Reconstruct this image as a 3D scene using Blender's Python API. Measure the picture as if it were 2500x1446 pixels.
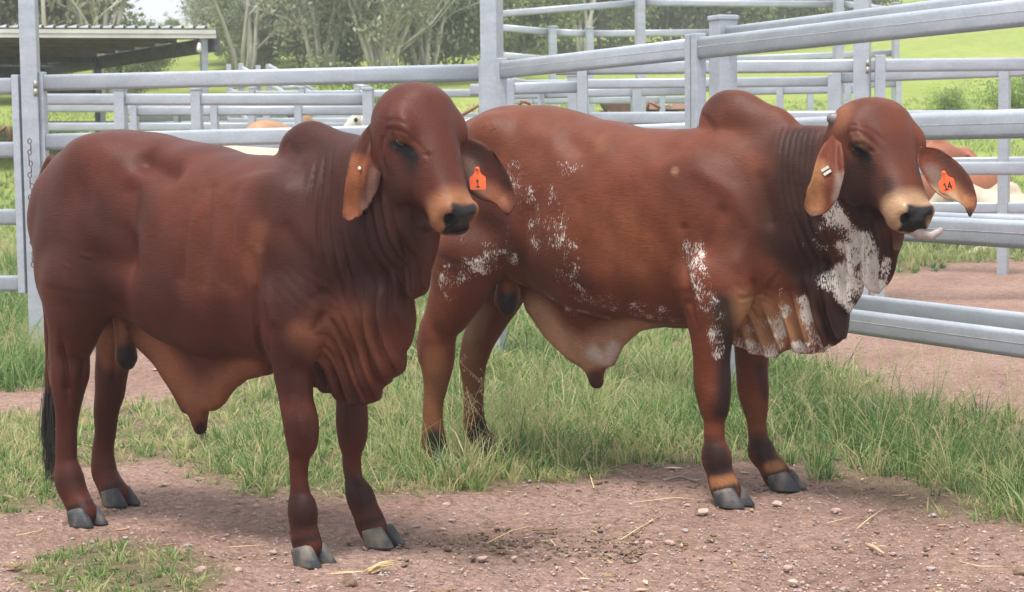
import bpy, bmesh, math, random
import numpy as np
from mathutils import Vector, Matrix
from mathutils.bvhtree import BVHTree
for o in list(bpy.data.objects): bpy.data.objects.remove(o)
S = bpy.context.scene
COL = S.collection
# ---------------------------------------------------------------- camera
F, H, TILT, ROLL = 4400.0, 1.4, math.atan(353/4400), -0.012
cam = bpy.data.cameras.new('camera'); camo = bpy.data.objects.new('camera', cam); COL.objects.link(camo)
cam.sensor_width = 36; cam.lens = F/2500*36; cam.clip_start = .1; cam.clip_end = 3000
camo.matrix_world = Matrix.Translation((0, 0, H)) @ Matrix.Rotation(math.pi/2-TILT, 4, 'X') @ Matrix.Rotation(ROLL, 4, 'Z')
S.camera = camo
cam.dof.use_dof = True; cam.dof.focus_distance = 6.9; cam.dof.aperture_fstop = 9
CM = np.array(camo.matrix_world)[:3, :3]
# ---------------------------------------------------------------- light
SUN_EL, SUN_AZ = math.radians(72), math.radians(205)     # azimuth clockwise from +Y
W = bpy.data.worlds.new('World'); S.world = W; W.use_nodes = True
wn = W.node_tree.nodes; wl = W.node_tree.links
bg = wn['Background']
sky = wn.new('ShaderNodeTexSky'); sky.sky_type = 'NISHITA'; sky.sun_disc = False
sky.sun_elevation = SUN_EL; sky.sun_rotation = SUN_AZ; sky.air_density = 1.0; sky.dust_density = 2.0
tc = wn.new('ShaderNodeTexCoord')
cn = wn.new('ShaderNodeTexNoise'); cn.inputs['Scale'].default_value = 2.2; cn.inputs['Detail'].default_value = 7
cr = wn.new('ShaderNodeValToRGB'); cr.color_ramp.elements[0].position = .30; cr.color_ramp.elements[1].position = .52
cr.color_ramp.elements[0].color = (.55, .55, .55, 1); cr.color_ramp.elements[1].color = (.97, .97, .97, 1)
mx = wn.new('ShaderNodeMixRGB'); mx.inputs[2].default_value = (11.5, 11.9, 12.6, 1)
wl.new(tc.outputs['Generated'], cn.inputs['Vector']); wl.new(cn.outputs['Fac'], cr.inputs[0])
wl.new(cr.outputs[0], mx.inputs[0]); wl.new(sky.outputs[0], mx.inputs[1]); wl.new(mx.outputs[0], bg.inputs[0])
bg.inputs[1].default_value = 0.05
sl = bpy.data.lights.new('sun', 'SUN'); sl.energy = 2.6; sl.angle = math.radians(16); sl.color = (1, .97, .92)
so = bpy.data.objects.new('sun', sl); COL.objects.link(so)
sd = Vector((math.sin(SUN_AZ)*math.cos(SUN_EL), math.cos(SUN_AZ)*math.cos(SUN_EL), math.sin(SUN_EL)))
so.rotation_euler = sd.to_track_quat('Z', 'Y').to_euler()
S.view_settings.view_transform = 'Standard'; S.view_settings.look = 'None'
S.view_settings.exposure = 1.35; S.view_settings.gamma = 1; S.view_settings.use_curve_mapping = False
S.render.engine = 'CYCLES'
random.seed(7); RNG = np.random.default_rng(7)
# ---------------------------------------------------------------- photo geometry helpers
CP = np.array([0, 0, H])
def ray(px, py): return CM @ np.array([(px-1250)/F, -(py-723)/F, -1.0])
def P(px, py, d):
    r = ray(px, py); return CP + r*(d/r[1])
def G(px, py, z=0.0):
    r = ray(px, py); return CP + r*((z-H)/r[2])
def proj(p):
    q = (np.asarray(p)-CP) @ CM
    return 1250+F*q[..., 0]/-q[..., 2], 723-F*q[..., 1]/-q[..., 2]
class Fr:                       # an animal's own frame: x forward, y to its left, z up
    def __init__(s, o, h):
        s.o = np.array([o[0], o[1], o[2] if len(o) > 2 else 0.]); h = np.array(h)/np.linalg.norm(h)
        s.M = np.array([[h[0], h[1], 0], [-h[1], h[0], 0], [0, 0, 1.]])
        s.ang = math.atan2(h[1], h[0])
    def loc(s, p): return (np.asarray(p)-s.o) @ s.M.T
    def wor(s, p): return s.o + np.asarray(p) @ s.M
    def on(s, px, py, yl=0.):
        r = s.M @ ray(px, py); o = s.M @ (CP-s.o); t = (yl-o[1])/r[1]; return o + r*t
    def mpp(s, p):              # metres per photo pixel at a local point
        return s.wor(p)[1]/F
# ---------------------------------------------------------------- object helpers
def link(name, me, mat=None, parent=None):
    o = bpy.data.objects.new(name, me); COL.objects.link(o)
    if mat is not None:
        for m in (mat if isinstance(mat, (list, tuple)) else [mat]): me.materials.append(m)
    if parent is not None: o.parent = parent
    return o
def tag(o, label=None, cat=None, group=None, kind=None):
    if label: o['label'] = label
    if cat: o['category'] = cat
    if group: o['group'] = group
    if kind: o['kind'] = kind
    return o
def empty(name, loc=(0, 0, 0), rz=0.):
    o = bpy.data.objects.new(name, None); COL.objects.link(o); o.empty_display_size = .2
    o.location = loc; o.rotation_euler = (0, 0, rz); return o
def np_mesh(name, V, Fc, smooth=True):       # V (n,3), Fc (m,k) all the same k
    me = bpy.data.meshes.new(name); V = np.asarray(V, np.float32); Fc = np.asarray(Fc, np.int32)
    m, k = Fc.shape
    me.vertices.add(len(V)); me.vertices.foreach_set('co', V.ravel())
    me.loops.add(m*k); me.loops.foreach_set('vertex_index', Fc.ravel())
    me.polygons.add(m); me.polygons.foreach_set('loop_start', np.arange(0, m*k, k, dtype=np.int32))
    me.polygons.foreach_set('use_smooth', np.full(m, smooth))
    me.update(calc_edges=True); return me
def attr(me, name, data, typ='FLOAT'):
    if typ == 'COLOR':
        a = me.attributes.new(name, 'FLOAT_COLOR', 'POINT'); d = np.ones((len(data), 4), np.float32); d[:, :3] = data
        a.data.foreach_set('color', d.ravel())
    else:
        a = me.attributes.new(name, 'FLOAT', 'POINT'); a.data.foreach_set('value', np.asarray(data, np.float32))
class MB:                        # collects simple solids into one mesh
    def __init__(s): s.v = []; s.f = []
    def add(s, V, Fc):
        n = len(s.v); s.v += [tuple(map(float, p)) for p in V]; s.f += [tuple(i+n for i in f) for f in Fc]; return s
    def box(s, c, d, R=None):
        q = [np.array((x, y, z))*np.array(d)/2 for x in (-1, 1) for y in (-1, 1) for z in (-1, 1)]
        if R is not None: q = [np.asarray(R) @ p for p in q]
        return s.add([p+np.array(c) for p in q], [(0, 1, 3, 2), (4, 6, 7, 5), (0, 4, 5, 1), (2, 3, 7, 6), (0, 2, 6, 4), (1, 5, 7, 3)])
    def tube(s, pts, rad, n=8, cap=True):
        pts = [np.array(p, float) for p in pts]; rad = rad if hasattr(rad, '__len__') else [rad]*len(pts)
        V = []; prev = None
        for i, p in enumerate(pts):
            t = pts[min(i+1, len(pts)-1)]-pts[max(i-1, 0)]; t /= np.linalg.norm(t)+1e-9
            if prev is None:
                a = np.cross(t, (0, 0, 1)) if abs(t[2]) < .9 else np.cross(t, (1, 0, 0))
            else: a = prev - t*np.dot(prev, t)
            a /= np.linalg.norm(a)+1e-9; prev = a; b = np.cross(t, a)
            V += [p+rad[i]*(a*math.cos(2*math.pi*k/n)+b*math.sin(2*math.pi*k/n)) for k in range(n)]
        Fc = [(i*n+k, i*n+(k+1) % n, (i+1)*n+(k+1) % n, (i+1)*n+k) for i in range(len(pts)-1) for k in range(n)]
        if cap: Fc += [tuple(range(n))[::-1], tuple((len(pts)-1)*n+k for k in range(n))]
        return s.add(V, Fc)
    def mesh(s, name, smooth=False, bevel=0):
        me = bpy.data.meshes.new(name); me.from_pydata(s.v, [], s.f)
        bm = bmesh.new(); bm.from_mesh(me); bmesh.ops.recalc_face_normals(bm, faces=bm.faces)
        if bevel: bmesh.ops.bevel(bm, geom=list(bm.edges), offset=bevel, segments=2, affect='EDGES', profile=.6)
        bm.to_mesh(me); bm.free()
        for p in me.polygons: p.use_smooth = smooth
        return me
    def build(s, name, mat, parent=None, smooth=False, bevel=0): return link(name, s.mesh(name, smooth, bevel), mat, parent)
# ---------------------------------------------------------------- material helpers
def newmat(name, col=(.5, .5, .5), rough=.6, metal=0., spec=.5):
    m = bpy.data.materials.new(name); m.use_nodes = True; b = m.node_tree.nodes['Principled BSDF']
    b.inputs['Base Color'].default_value = (*col, 1); b.inputs['Roughness'].default_value = rough
    b.inputs['Metallic'].default_value = metal; b.inputs['Specular IOR Level'].default_value = spec
    return m, m.node_tree.nodes, m.node_tree.links, b
def noise(N, L, scale, detail=4, coord='Object', stretch=None, rough=.55, rot=None):
    t = N.new('ShaderNodeTexCoord'); n = N.new('ShaderNodeTexNoise'); n.inputs['Scale'].default_value = scale
    n.inputs['Detail'].default_value = detail; n.inputs['Roughness'].default_value = rough
    if stretch:
        mp = N.new('ShaderNodeMapping'); mp.inputs['Scale'].default_value = stretch
        if rot: mp.inputs['Rotation'].default_value = rot
        L.new(t.outputs[coord], mp.inputs[0]); L.new(mp.outputs[0], n.inputs['Vector'])
    else: L.new(t.outputs[coord], n.inputs['Vector'])
    return n
def ramp(N, L, src, stops):
    r = N.new('ShaderNodeValToRGB'); e = r.color_ramp.elements
    while len(e) < len(stops): e.new(.5)
    for i, (p, c) in enumerate(stops): e[i].position = p; e[i].color = (*c, 1) if len(c) == 3 else c
    L.new(src, r.inputs[0]); return r
def mixc(N, L, fac, a, b, mode='MIX'):
    m = N.new('ShaderNodeMixRGB'); m.blend_type = mode
    for k, v in ((0, fac), (1, a), (2, b)):
        if isinstance(v, (int, float)): m.inputs[k].default_value = v if k == 0 else (v, v, v, 1)
        elif isinstance(v, tuple): m.inputs[k].default_value = (*v, 1)
        else: L.new(v, m.inputs[k])
    return m.outputs[0]
def bump(N, L, b, h, strength=.3, dist=.01):
    n = N.new('ShaderNodeBump'); n.inputs['Strength'].default_value = strength; n.inputs['Distance'].default_value = dist
    L.new(h, n.inputs['Height']); L.new(n.outputs[0], b.inputs['Normal']); return n
def simple(name, c1, c2, scale, rough=.6, metal=0., bmp=0., spec=.5, coord='Object', stretch=None, lo=.35, hi=.65):
    m, N, L, b = newmat(name, c1, rough, metal, spec)
    n = noise(N, L, scale, 5, coord, stretch); r = ramp(N, L, n.outputs['Fac'], [(lo, c1), (hi, c2)])
    L.new(r.outputs[0], b.inputs['Base Color'])
    if bmp: bump(N, L, b, n.outputs['Fac'], bmp)
    return m
# ================================================================ land
TY = [0, 13, 16, 20, 24, 28, 33, 45, 70, 120, 200, 260, 420]
TZ = [0, 0, .06, .22, .48, .90, 1.48, 2.5, 4.5, 8.8, 16.6, 17.2, 10]
def sstep(a, b, v): t = np.clip((v-a)/(b-a), 0, 1); return t*t*(3-2*t)
def tz(x, y):
    x = np.asarray(x, float); y = np.asarray(y, float); z = np.interp(y, TY, TZ)
    far = sstep(50, 120, y)
    z = z+4.2*sstep(10, 34, x)*sstep(42, 118, y)*(1-sstep(125, 170, y)*.6)
    z = z-(x < -22)*far*np.clip((-22-x)*.10, 0, 7)*sstep(-20, -45, x)
    z = z+far*(.5*np.sin(x*.07+y*.031)+.35*np.sin(x*.13-y*.05))+.012*np.sin(x*2.1+.7*y)*np.sin(y*1.7)*(y < 30)*sstep(9, 12, y)
    return z
def inpoly_d(poly, x, y):        # signed distance to a polygon on the ground, positive inside
    p = np.array(poly); d = np.full(np.shape(x), 1e9); ins = np.zeros(np.shape(x), bool)
    for i in range(len(p)):
        a = p[i]; b = p[(i+1) % len(p)]; e = b-a; L = e @ e+1e-9
        t = np.clip(((x-a[0])*e[0]+(y-a[1])*e[1])/L, 0, 1); d = np.minimum(d, np.hypot(x-a[0]-t*e[0], y-a[1]-t*e[1]))
        ins ^= ((a[1] > y) != (b[1] > y)) & (x < (b[0]-a[0])*(y-a[1])/(b[1]-a[1]+1e-12)+a[0])
    return np.where(ins, d, -d)
def gp(pts): return [tuple(G(px, py)[:2]) for px, py in pts]
# grass areas: outline on the ground, density, height, dryness, soft edge
AREAS = [
    (gp([(-150, 700), (118, 700), (122, 948), (-150, 960)]), 1.0, .26, .10, .25),
    (gp([(-150, 1010), (250, 1012), (420, 985), (560, 930), (700, 900), (1000, 740), (1700, 700), (1700, 1120), (1450, 1135), (1400, 1165), (1280, 1190), (1000, 1210), (760, 1190), (640, 1190), (520, 1150), (330, 1120), (130, 1130), (60, 1180), (-150, 1230)]), .85, .095, .40, .30),
    (gp([(960, 740), (1700, 690), (1760, 1080), (1560, 1110), (1430, 1160), (1330, 1150), (1240, 1190), (1080, 1200), (990, 1160), (920, 1050), (900, 950)]), 1.0, .185, .26, .34),
    (gp([(1640, 860), (1900, 900), (2080, 935), (2260, 985), (2500, 1080), (2700, 1150), (2700, 1290), (2450, 1270), (2300, 1215), (2120, 1160), (1960, 1120), (1700, 1090)]), 1.05, .20, .18, .36),
    (gp([(520, 1090), (600, 1060), (690, 1080), (705, 1140), (680, 1185), (590, 1180), (530, 1150)]), 1.2, .17, .2, .12),
    (gp([(60, 1395), (160, 1350), (260, 1322), (400, 1340), (545, 1365), (560, 1400), (470, 1480), (100, 1500)]), .95, .05, .28, .10),
    (gp([(1950, 1120), (2150, 1165), (2350, 1230), (2700, 1300), (2700, 1330), (2300, 1260), (2000, 1170)]), .45, .09, .55, .15),
    (gp([(700, 1150), (900, 1160), (1000, 1200), (860, 1260), (760, 1230), (660, 1200)]), .40, .05, .55, .12),
    (gp([(-150, 1080), (110, 1090), (150, 1150), (120, 1240), (-150, 1270)]), .9, .07, .25, .12),
    (gp([(-100, 600), (60, 590), (1100, 560), (1250, 690), (900, 720), (60, 690)]), .7, .16, .35, .5),
    (gp([(2100, 585), (2700, 580), (2700, 660), (2450, 655), (2300, 690), (2150, 700), (2080, 660)]), .9, .16, .40, .4),
]
def gnoise(x, y, s=0.):
    return (np.sin(3.1*x+1.3*y+s)*np.sin(2.3*y-1.1*x+2*s)+.6*np.sin(7.7*x-3.9*y+s)*np.sin(6.1*y+4.3*x)+.35*np.sin(17*x+9*y)*np.sin(15*y-11*x+s))/1.4
def area_w(A, x, y, k=0.):
    return np.clip(.5+(inpoly_d(A[0], x, y)+gnoise(x, y, k)*A[4]*.7)/A[4], 0, 1)
def grass_cover(x, y):
    w = np.zeros(np.shape(x))
    for i, A in enumerate(AREAS): w = np.maximum(w, A[1]*area_w(A, x, y, i))
    return np.clip(np.maximum(w, sstep(20, 24, y)), 0, 1)
def ground_material():
    m, N, L, b = newmat('ground_soil', (.3, .2, .15), .93, 0, .25)
    a = N.new('ShaderNodeAttribute'); a.attribute_name = 'grass'; fa = N.new('ShaderNodeAttribute'); fa.attribute_name = 'far'
    n1 = noise(N, L, 1.1, 6, rough=.6); n2 = noise(N, L, 14, 6, rough=.7); n3 = noise(N, L, 90, 4, rough=.7)
    v = N.new('ShaderNodeTexVoronoi'); v.inputs['Scale'].default_value = 55; t = N.new('ShaderNodeTexCoord'); L.new(t.outputs['Object'], v.inputs['Vector'])
    c1 = ramp(N, L, n1.outputs['Fac'], [(.3, (.295, .185, .145)), (.5, (.375, .243, .194)), (.72, (.420, .285, .235))])
    c2 = ramp(N, L, n2.outputs['Fac'], [(.28, (.62, .55, .48)), (.50, (1, 1, 1)), (.78, (1.16, 1.14, 1.14))])
    c3 = ramp(N, L, v.outputs['Color'], [(.1, (.80, .78, .76)), (.9, (1.18, 1.16, 1.18))])
    c4 = ramp(N, L, n3.outputs['Fac'], [(.3, (.78, .76, .74)), (.7, (1.15, 1.15, 1.15))])
    dirt = mixc(N, L, 1., mixc(N, L, 1., mixc(N, L, 1., c1.outputs[0], c2.outputs[0], 'MULTIPLY'), c3.outputs[0], 'MULTIPLY'), c4.outputs[0], 'MULTIPLY')
    gr = ramp(N, L, n2.outputs['Fac'], [(.3, (.12, .10, .055)), (.55, (.17, .16, .07)), (.8, (.24, .21, .10))])
    nf = noise(N, L, .22, 5, rough=.6); nf2 = noise(N, L, 2.2, 5, rough=.7, stretch=(1, .5, 1))
    g1 = ramp(N, L, nf.outputs['Fac'], [(.3, (.235, .300, .060)), (.55, (.29, .345, .075)), (.75, (.36, .36, .10))])
    g2 = ramp(N, L, nf2.outputs['Fac'], [(.3, (.78, .82, .75)), (.7, (1.16, 1.14, 1.2))])
    farc = mixc(N, L, 1., g1.outputs[0], g2.outputs[0], 'MULTIPLY')
    c = mixc(N, L, a.outputs['Fac'], dirt, gr.outputs[0]); c = mixc(N, L, fa.outputs['Fac'], c, farc)
    L.new(c, b.inputs['Base Color'])
    ad = N.new('ShaderNodeMath'); ad.operation = 'ADD'; L.new(n2.outputs['Fac'], ad.inputs[0])
    mu = N.new('ShaderNodeMath'); mu.operation = 'MULTIPLY'; mu.inputs[1].default_value = .5; L.new(n3.outputs['Fac'], mu.inputs[0]); L.new(mu.outputs[0], ad.inputs[1])
    vb = N.new('ShaderNodeTexVoronoi'); vb.inputs['Scale'].default_value = 38; L.new(t.outputs['Object'], vb.inputs['Vector'])
    a2 = N.new('ShaderNodeMath'); a2.operation = 'MULTIPLY_ADD'; a2.inputs[1].default_value = .55; L.new(vb.outputs['Distance'], a2.inputs[0]); L.new(ad.outputs[0], a2.inputs[2])
    bump(N, L, b, a2.outputs[0], 1., .045); return m
def build_ground():
    ys = np.concatenate([np.arange(3, 5, .2), np.arange(5, 9.5, .03), np.arange(9.5, 16, .08), np.arange(16, 30, .3), np.arange(30, 60, 1.), np.arange(60, 440, 6.)])
    xs = np.concatenate([np.arange(-260, -30, 6), np.arange(-30, -5, .7), np.arange(-5, -2.6, .12), np.arange(-2.6, 2.9, .03), np.arange(2.9, 5, .12), np.arange(5, 30, .7), np.arange(30, 261, 6)])
    X, Y = np.meshgrid(xs, ys); Z = tz(X, Y)
    near = (1-sstep(10, 13, Y))
    r = np.random.default_rng(3); rough = r.normal(0, .0035, X.shape)
    Z = Z+near*(.006*gnoise(X*1.3, Y*1.3, 1.)+.007*np.abs(gnoise(X*2.7+3, Y*2.7, 5.))*(gnoise(X, Y, 9.) > .1)+rough)-.006
    ny, nx = X.shape; i = np.arange(ny-1)[:, None]*nx+np.arange(nx-1)[None]
    Fc = np.stack([i, i+1, i+nx+1, i+nx], -1).reshape(-1, 4)
    me = np_mesh('ground', np.stack([X, Y, Z], -1).reshape(-1, 3), Fc)
    attr(me, 'grass', (grass_cover(X, Y)*.8).ravel()); attr(me, 'far', sstep(19.5, 25, Y).ravel())
    tag(link('ground', me, ground_material()), 'reddish dirt yard floor rising to a green paddock', kind='structure')
build_ground()
# ================================================================ steel yards
def steel_material(name, a=(.315, .345, .385), b_=(.42, .45, .49)):
    m, N, L, b = newmat(name, a, .42, .25, .5)
    n = noise(N, L, 3.5, 6, stretch=(1, 1, 3), rough=.65); n2 = noise(N, L, 45, 4); n3 = noise(N, L, 1.6, 3)
    c = ramp(N, L, n.outputs['Fac'], [(.3, a), (.7, b_)]); s = ramp(N, L, n2.outputs['Fac'], [(.3, (.92, .92, .92)), (.7, (1.05, 1.05, 1.06))])
    c = mixc(N, L, 1., c.outputs[0], s.outputs[0], 'MULTIPLY')
    sp = noise(N, L, 7, 7, rough=.75); st = ramp(N, L, sp.outputs['Fac'], [(.62, (0, 0, 0)), (.72, (1, 1, 1))])
    fc = N.new('ShaderNodeMath'); fc.operation = 'MULTIPLY'; fc.inputs[1].default_value = .62; L.new(st.outputs[0], fc.inputs[0])
    L.new(mixc(N, L, fc.outputs[0], c, (.33, .285, .225)), b.inputs['Base Color'])
    r = ramp(N, L, n3.outputs['Fac'], [(.3, (.34, .34, .34)), (.7, (.52, .52, .52))]); L.new(r.outputs[0], b.inputs['Roughness'])
    bump(N, L, b, n.outputs['Fac'], .05, .004); return m
STEEL = steel_material('galvanised_steel'); RUST = simple('rusty_steel', (.17, .075, .045), (.30, .15, .10), 14, .8, bmp=.3)
M_DARKSHADED = simple('dark_shaded_steel', (.055, .055, .06), (.10, .10, .11), 6, .5)
M_ROOF = simple('roof_sheet', (.36, .37, .39), (.48, .49, .51), 4, .4, .1); M_FASCIA = simple('cream_fascia', (.44, .42, .40), (.54, .52, .49), 3, .5)
def rail_mesh(L, h=.115, t=.045, n=4):
    # an oval-edged steel tube lying along x
    pr = []
    for cy, cz, a0 in ((1, 1, 0), (-1, 1, 90), (-1, -1, 180), (1, -1, 270)):
        r = t*.5
        for k in range(n+1):
            a = math.radians(a0+90*k/n); pr.append((cy*(t/2-r)+r*math.cos(a), cz*(h/2-r)+r*math.sin(a)))
    m = len(pr); V = [(x, y, z) for x in (0, L) for y, z in pr]
    me = bpy.data.meshes.new('rail'); me.from_pydata(V, [], [(i, (i+1) % m, m+(i+1) % m, m+i) for i in range(m)]+[tuple(range(m))[::-1], tuple(m+i for i in range(m))])
    for p in me.polygons[:-2]: p.use_smooth = True
    return me
def rail(parent, p, q, h=.115, t=.045, mat=None, name='rail', seam=False):
    p, q = np.array(p), np.array(q); d = q-p; L = np.linalg.norm(d)
    o = link(name, rail_mesh(L, h, t), mat or STEEL, parent); x = d/L; y = np.cross((0, 0, 1), x); y /= np.linalg.norm(y); z = np.cross(x, y)
    base = np.array(parent.location) if parent else 0
    o.matrix_local = Matrix(((x[0], y[0], z[0], p[0]-base[0]), (x[1], y[1], z[1], p[1]-base[1]), (x[2], y[2], z[2], p[2]-base[2]), (0, 0, 0, 1)))
    if seam:           # the raised weld line along the tube
        for sg in (-1, 1): MB().box((L/2, sg*(t/2+.0004), .006), (L*.998, .0016, .0022)).build('weld_seam', M_SEAM, o)
    return o
M_SEAM = simple('weld_line', (.42, .36, .34), (.60, .60, .62), 30, .5)
def upright(parent, x, y, z0, z1, w=.10, d=None, rz=0., name='post', cap=False, mat=None):
    d = d or w; base = np.array(parent.location); mb = MB(); mb.box((0, 0, (z0+z1)/2), (w, d, z1-z0))
    o = mb.build(name, mat or STEEL, parent, False, .006 if w > .05 else 0); o.location = (x-base[0], y-base[1], -base[2]); o.rotation_euler = (0, 0, rz)
    if cap:
        c = MB().box((0, 0, z1+.012), (w*1.12, d*1.12, .03)).build('post_cap', STEEL, o, False, .008)
    return o
def run(label, A, Bq, zs, posts=(), name='cattle_fence', cat='fence', group=None, h=.115, t=.045, seam=False, stiles=False):
    # A, Bq: (px, depth) of the two ends; zs: rail heights as (z at A, z at B); posts: (fraction, top z, width, cap)
    a = P(A[0], 370, A[1]); b = P(Bq[0], 370, Bq[1]); g = tz(a[0], a[1])
    root = empty(name, (a[0], a[1], float(g))); tag(root, label, cat, group)
    dr = np.array([b[0]-a[0], b[1]-a[1]]); rz = math.atan2(dr[1], dr[0])
    for z in zs:
        z0, z1 = z if hasattr(z, '__len__') else (z, z)
        rail(root, (a[0], a[1], z0), (b[0], b[1], z1), h, t, seam=seam)
    for f, zt_, w, cap in posts:
        x, y = a[0]+dr[0]*f, a[1]+dr[1]*f
        upright(root, x, y, float(tz(x, y))-.05, zt_, w, None, rz, 'post', cap)
    if stiles:
        zl = [(z if hasattr(z, '__len__') else (z, z)) for z in zs]
        for f, k in ((0, 0), (1, 1)):
            x, y = a[0]+dr[0]*f, a[1]+dr[1]*f
            upright(root, x, y, min(z[k] for z in zl)-h*.62, max(z[k] for z in zl)+h*.68, .055, .062, rz, 'stile')
    return root, a, b, rz
zy = lambda px, py, d: float(P(px, py, d)[2])
YG = 'panels of the steel cattle yard'
# left gate, tall hinge post, long panel, corner post
d0 = 12.9
run('steel gate cut by the left edge of the picture', (-420, 13.2), (46, d0), [(zy(-420, y+6, 13.2), zy(46, y, d0)) for y in (210, 366, 530, 692)], name='yard_gate', cat='gate', group=YG, stiles=True)
def tall_post(label, px, d, w, rz, top=3.4, **k):
    p = P(px, 500, d); g = float(tz(p[0], p[1])); root = empty('gate_post', (p[0], p[1], g)); tag(root, label, 'post', 'tall square gate posts')
    upright(root, p[0], p[1], g-.05, top, w, None, rz, 'post'); return root, p
hp, p_ = tall_post('tall square post with a hinge and chain, near the left edge', 85, d0, .118, .05)
def hinge(root, px, py0, py1, d, r=.016):
    c = P(px, 0, d); z0, z1 = zy(px, py1, d), zy(px, py0, d); b = np.array(root.location)
    for k in range(2):
        mb = MB(); a, e = z0+(z1-z0)*(.52*k), z0+(z1-z0)*(.48+.52*k)
        mb.tube([(c[0]-b[0], c[1]-b[1], a-b[2]), (c[0]-b[0], c[1]-b[1], e-b[2])], r, 10); mb.build('hinge_barrel', M_HINGE, root, True)
M_HINGE = simple('zinc_hinge', (.24, .23, .19), (.34, .32, .27), 20, .4, .4)
hinge(hp, 80, 198, 236, d0-.09)
run('long four rail panel behind the dark bull, between two tall posts', (107, 12.9), (1183, 12.1), [(zy(107, 203, 12.9), zy(1183, 177, 12.1)), (zy(107, 347, 12.9), zy(1183, 320, 12.1)), (zy(107, 503, 12.9), zy(1183, 472, 12.1)), (zy(107, 658, 12.9), zy(1183, 625, 12.1))], name='yard_gate', cat='gate', group=YG, stiles=True)
mp, _ = tall_post('tall square post behind the left bull\'s head, where two panels meet', 1206, 12.0, .118, -.42)
# right-hand gates that come towards the camera
ZR = [1.93, 1.485, 1.04, .595]
def on_r(px): return (px, 1/(.0840+(px-1215)*(.13333-.0840)/1185))
run('sloping gate from the middle post to the stile above the second bull\'s back', on_r(1226), on_r(1690), ZR, seam=True, name='yard_gate', cat='gate', group=YG, stiles=True)
run('near gate running out of the right edge, in front of a parallel fence', on_r(1706), on_r(3400), ZR, seam=True, name='yard_gate', cat='gate', group=YG, stiles=True)
rear = lambda px: (px, on_r(px)[1]*1.107)
run('fence with a capped post running close behind the near right gate', rear(1766), rear(3400), [(2.035), 1.505, 1.03, .595], [(0, 2.13, .118, True)], group=YG)
# fences further back
def back(label, A, Bq, ys, posts=(), n=4, sp=.445, **k):
    zs = [(zy(A[0], ys[0], A[1])-sp*i, zy(Bq[0], ys[1], Bq[1])-sp*i) for i in range(n)]
    ps = [(f, zs[0][0]*(1-f)+zs[0][1]*f+.09, w, cap) for f, w, cap in posts]
    return run(label, A, Bq, zs, ps, group=YG, **k)
back('wide fence across the yard seen between the rails at upper right', (1360, 16.2), (2700, 15.4), (168, 155), [(.05, .09, False), (.60, .09, False), (1, .09, True)])
tp, _ = tall_post('tall square post with a hinge above the right bull\'s forehead', 2104, 15.7, .135, -.35, 4.5)
hinge(tp, 2119, 147, 180, 15.58)
back('rear fence with a capped post between the middle post and the second bull\'s hump', (1228, 21.2), (2028, 20.6), (208, 199), [(.22, .12, True), (.58, .1, True), (1, .07, False)])
back('slanting rear fence at right with a post near the edge', (2046, 18.6), (2620, 17.4), (190, 168), [(0, .09, False), (.72, .10, True), (1, .1, True)], n=4)
back('slanting rails behind the second bull\'s back', (1235, 23.5), (1700, 24), (232, 222), [(.68, .12, False), (1, .1, False)], n=4, sp=.40)
back('pale fence across the yard behind the dark bull\'s rump', (95, 18.4), (910, 17.8), (243, 243), [(.255, .11, True), (.485, .10, True), (.99, .10, True)], n=4)
back('low rear fence behind the pale fence at left', (60, 25), (980, 25.4), (264, 264), [(.29, .10, False), (.60, .09, False), (.64, .10, False), (.95, .1, False)], n=4, sp=.26)
back('far rear fence under the shed roof end', (340, 31), (1180, 29), (288, 284), [(.12, .10, False), (.38, .12, False), (.75, .12, False)], n=3, sp=.35)
back('rear fence glimpsed beside the middle post', (1150, 17.5), (1420, 17.6), (220, 212), [(.36, .075, False), (1, .08, False)], n=4)
back('far fence at the end of the yard at right', (1830, 27), (2200, 27), (215, 203), [(.4, .09, False), (.98, .09, True)], n=3)
for k, (A_, B_, y_, ps, n_, lab) in enumerate([
    ((300, 22.5), (920, 22), (272, 270), [(.05, .09, False), (.37, .09, False), (.70, .09, True)], 3, 'second rear fence seen just under the pale fence rail at left'),
    ((560, 27), (1180, 26), (232, 228), [(.1, .085, True), (.3, .085, True), (.52, .085, False), (.8, .085, False)], 4, 'far fence with close posts left of the dark bull\'s head'),
    ((95, 33), (620, 33.5), (250, 250), [(.3, .09, False), (.75, .09, False)], 3, 'farthest fence on the grass under the shed'),
    ((1240, 29), (1700, 29), (246, 244), [(.12, .08, False), (.42, .09, False), (.82, .09, False)], 3, 'far fence in front of the rusty trough'),
    ((1790, 23), (2120, 22.6), (222, 216), [(.35, .085, False), (.85, .085, False)], 3, 'rear rails between the second bull\'s hump and the tall right post'),
    ((1240, 19.2), (1330, 24), (200, 214), [(.0, .09, False), (.9, .08, False)], 4, 'short angled fence end right of the middle post')]): back(lab, A_, B_, y_, ps, n_, sp=.40)
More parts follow.
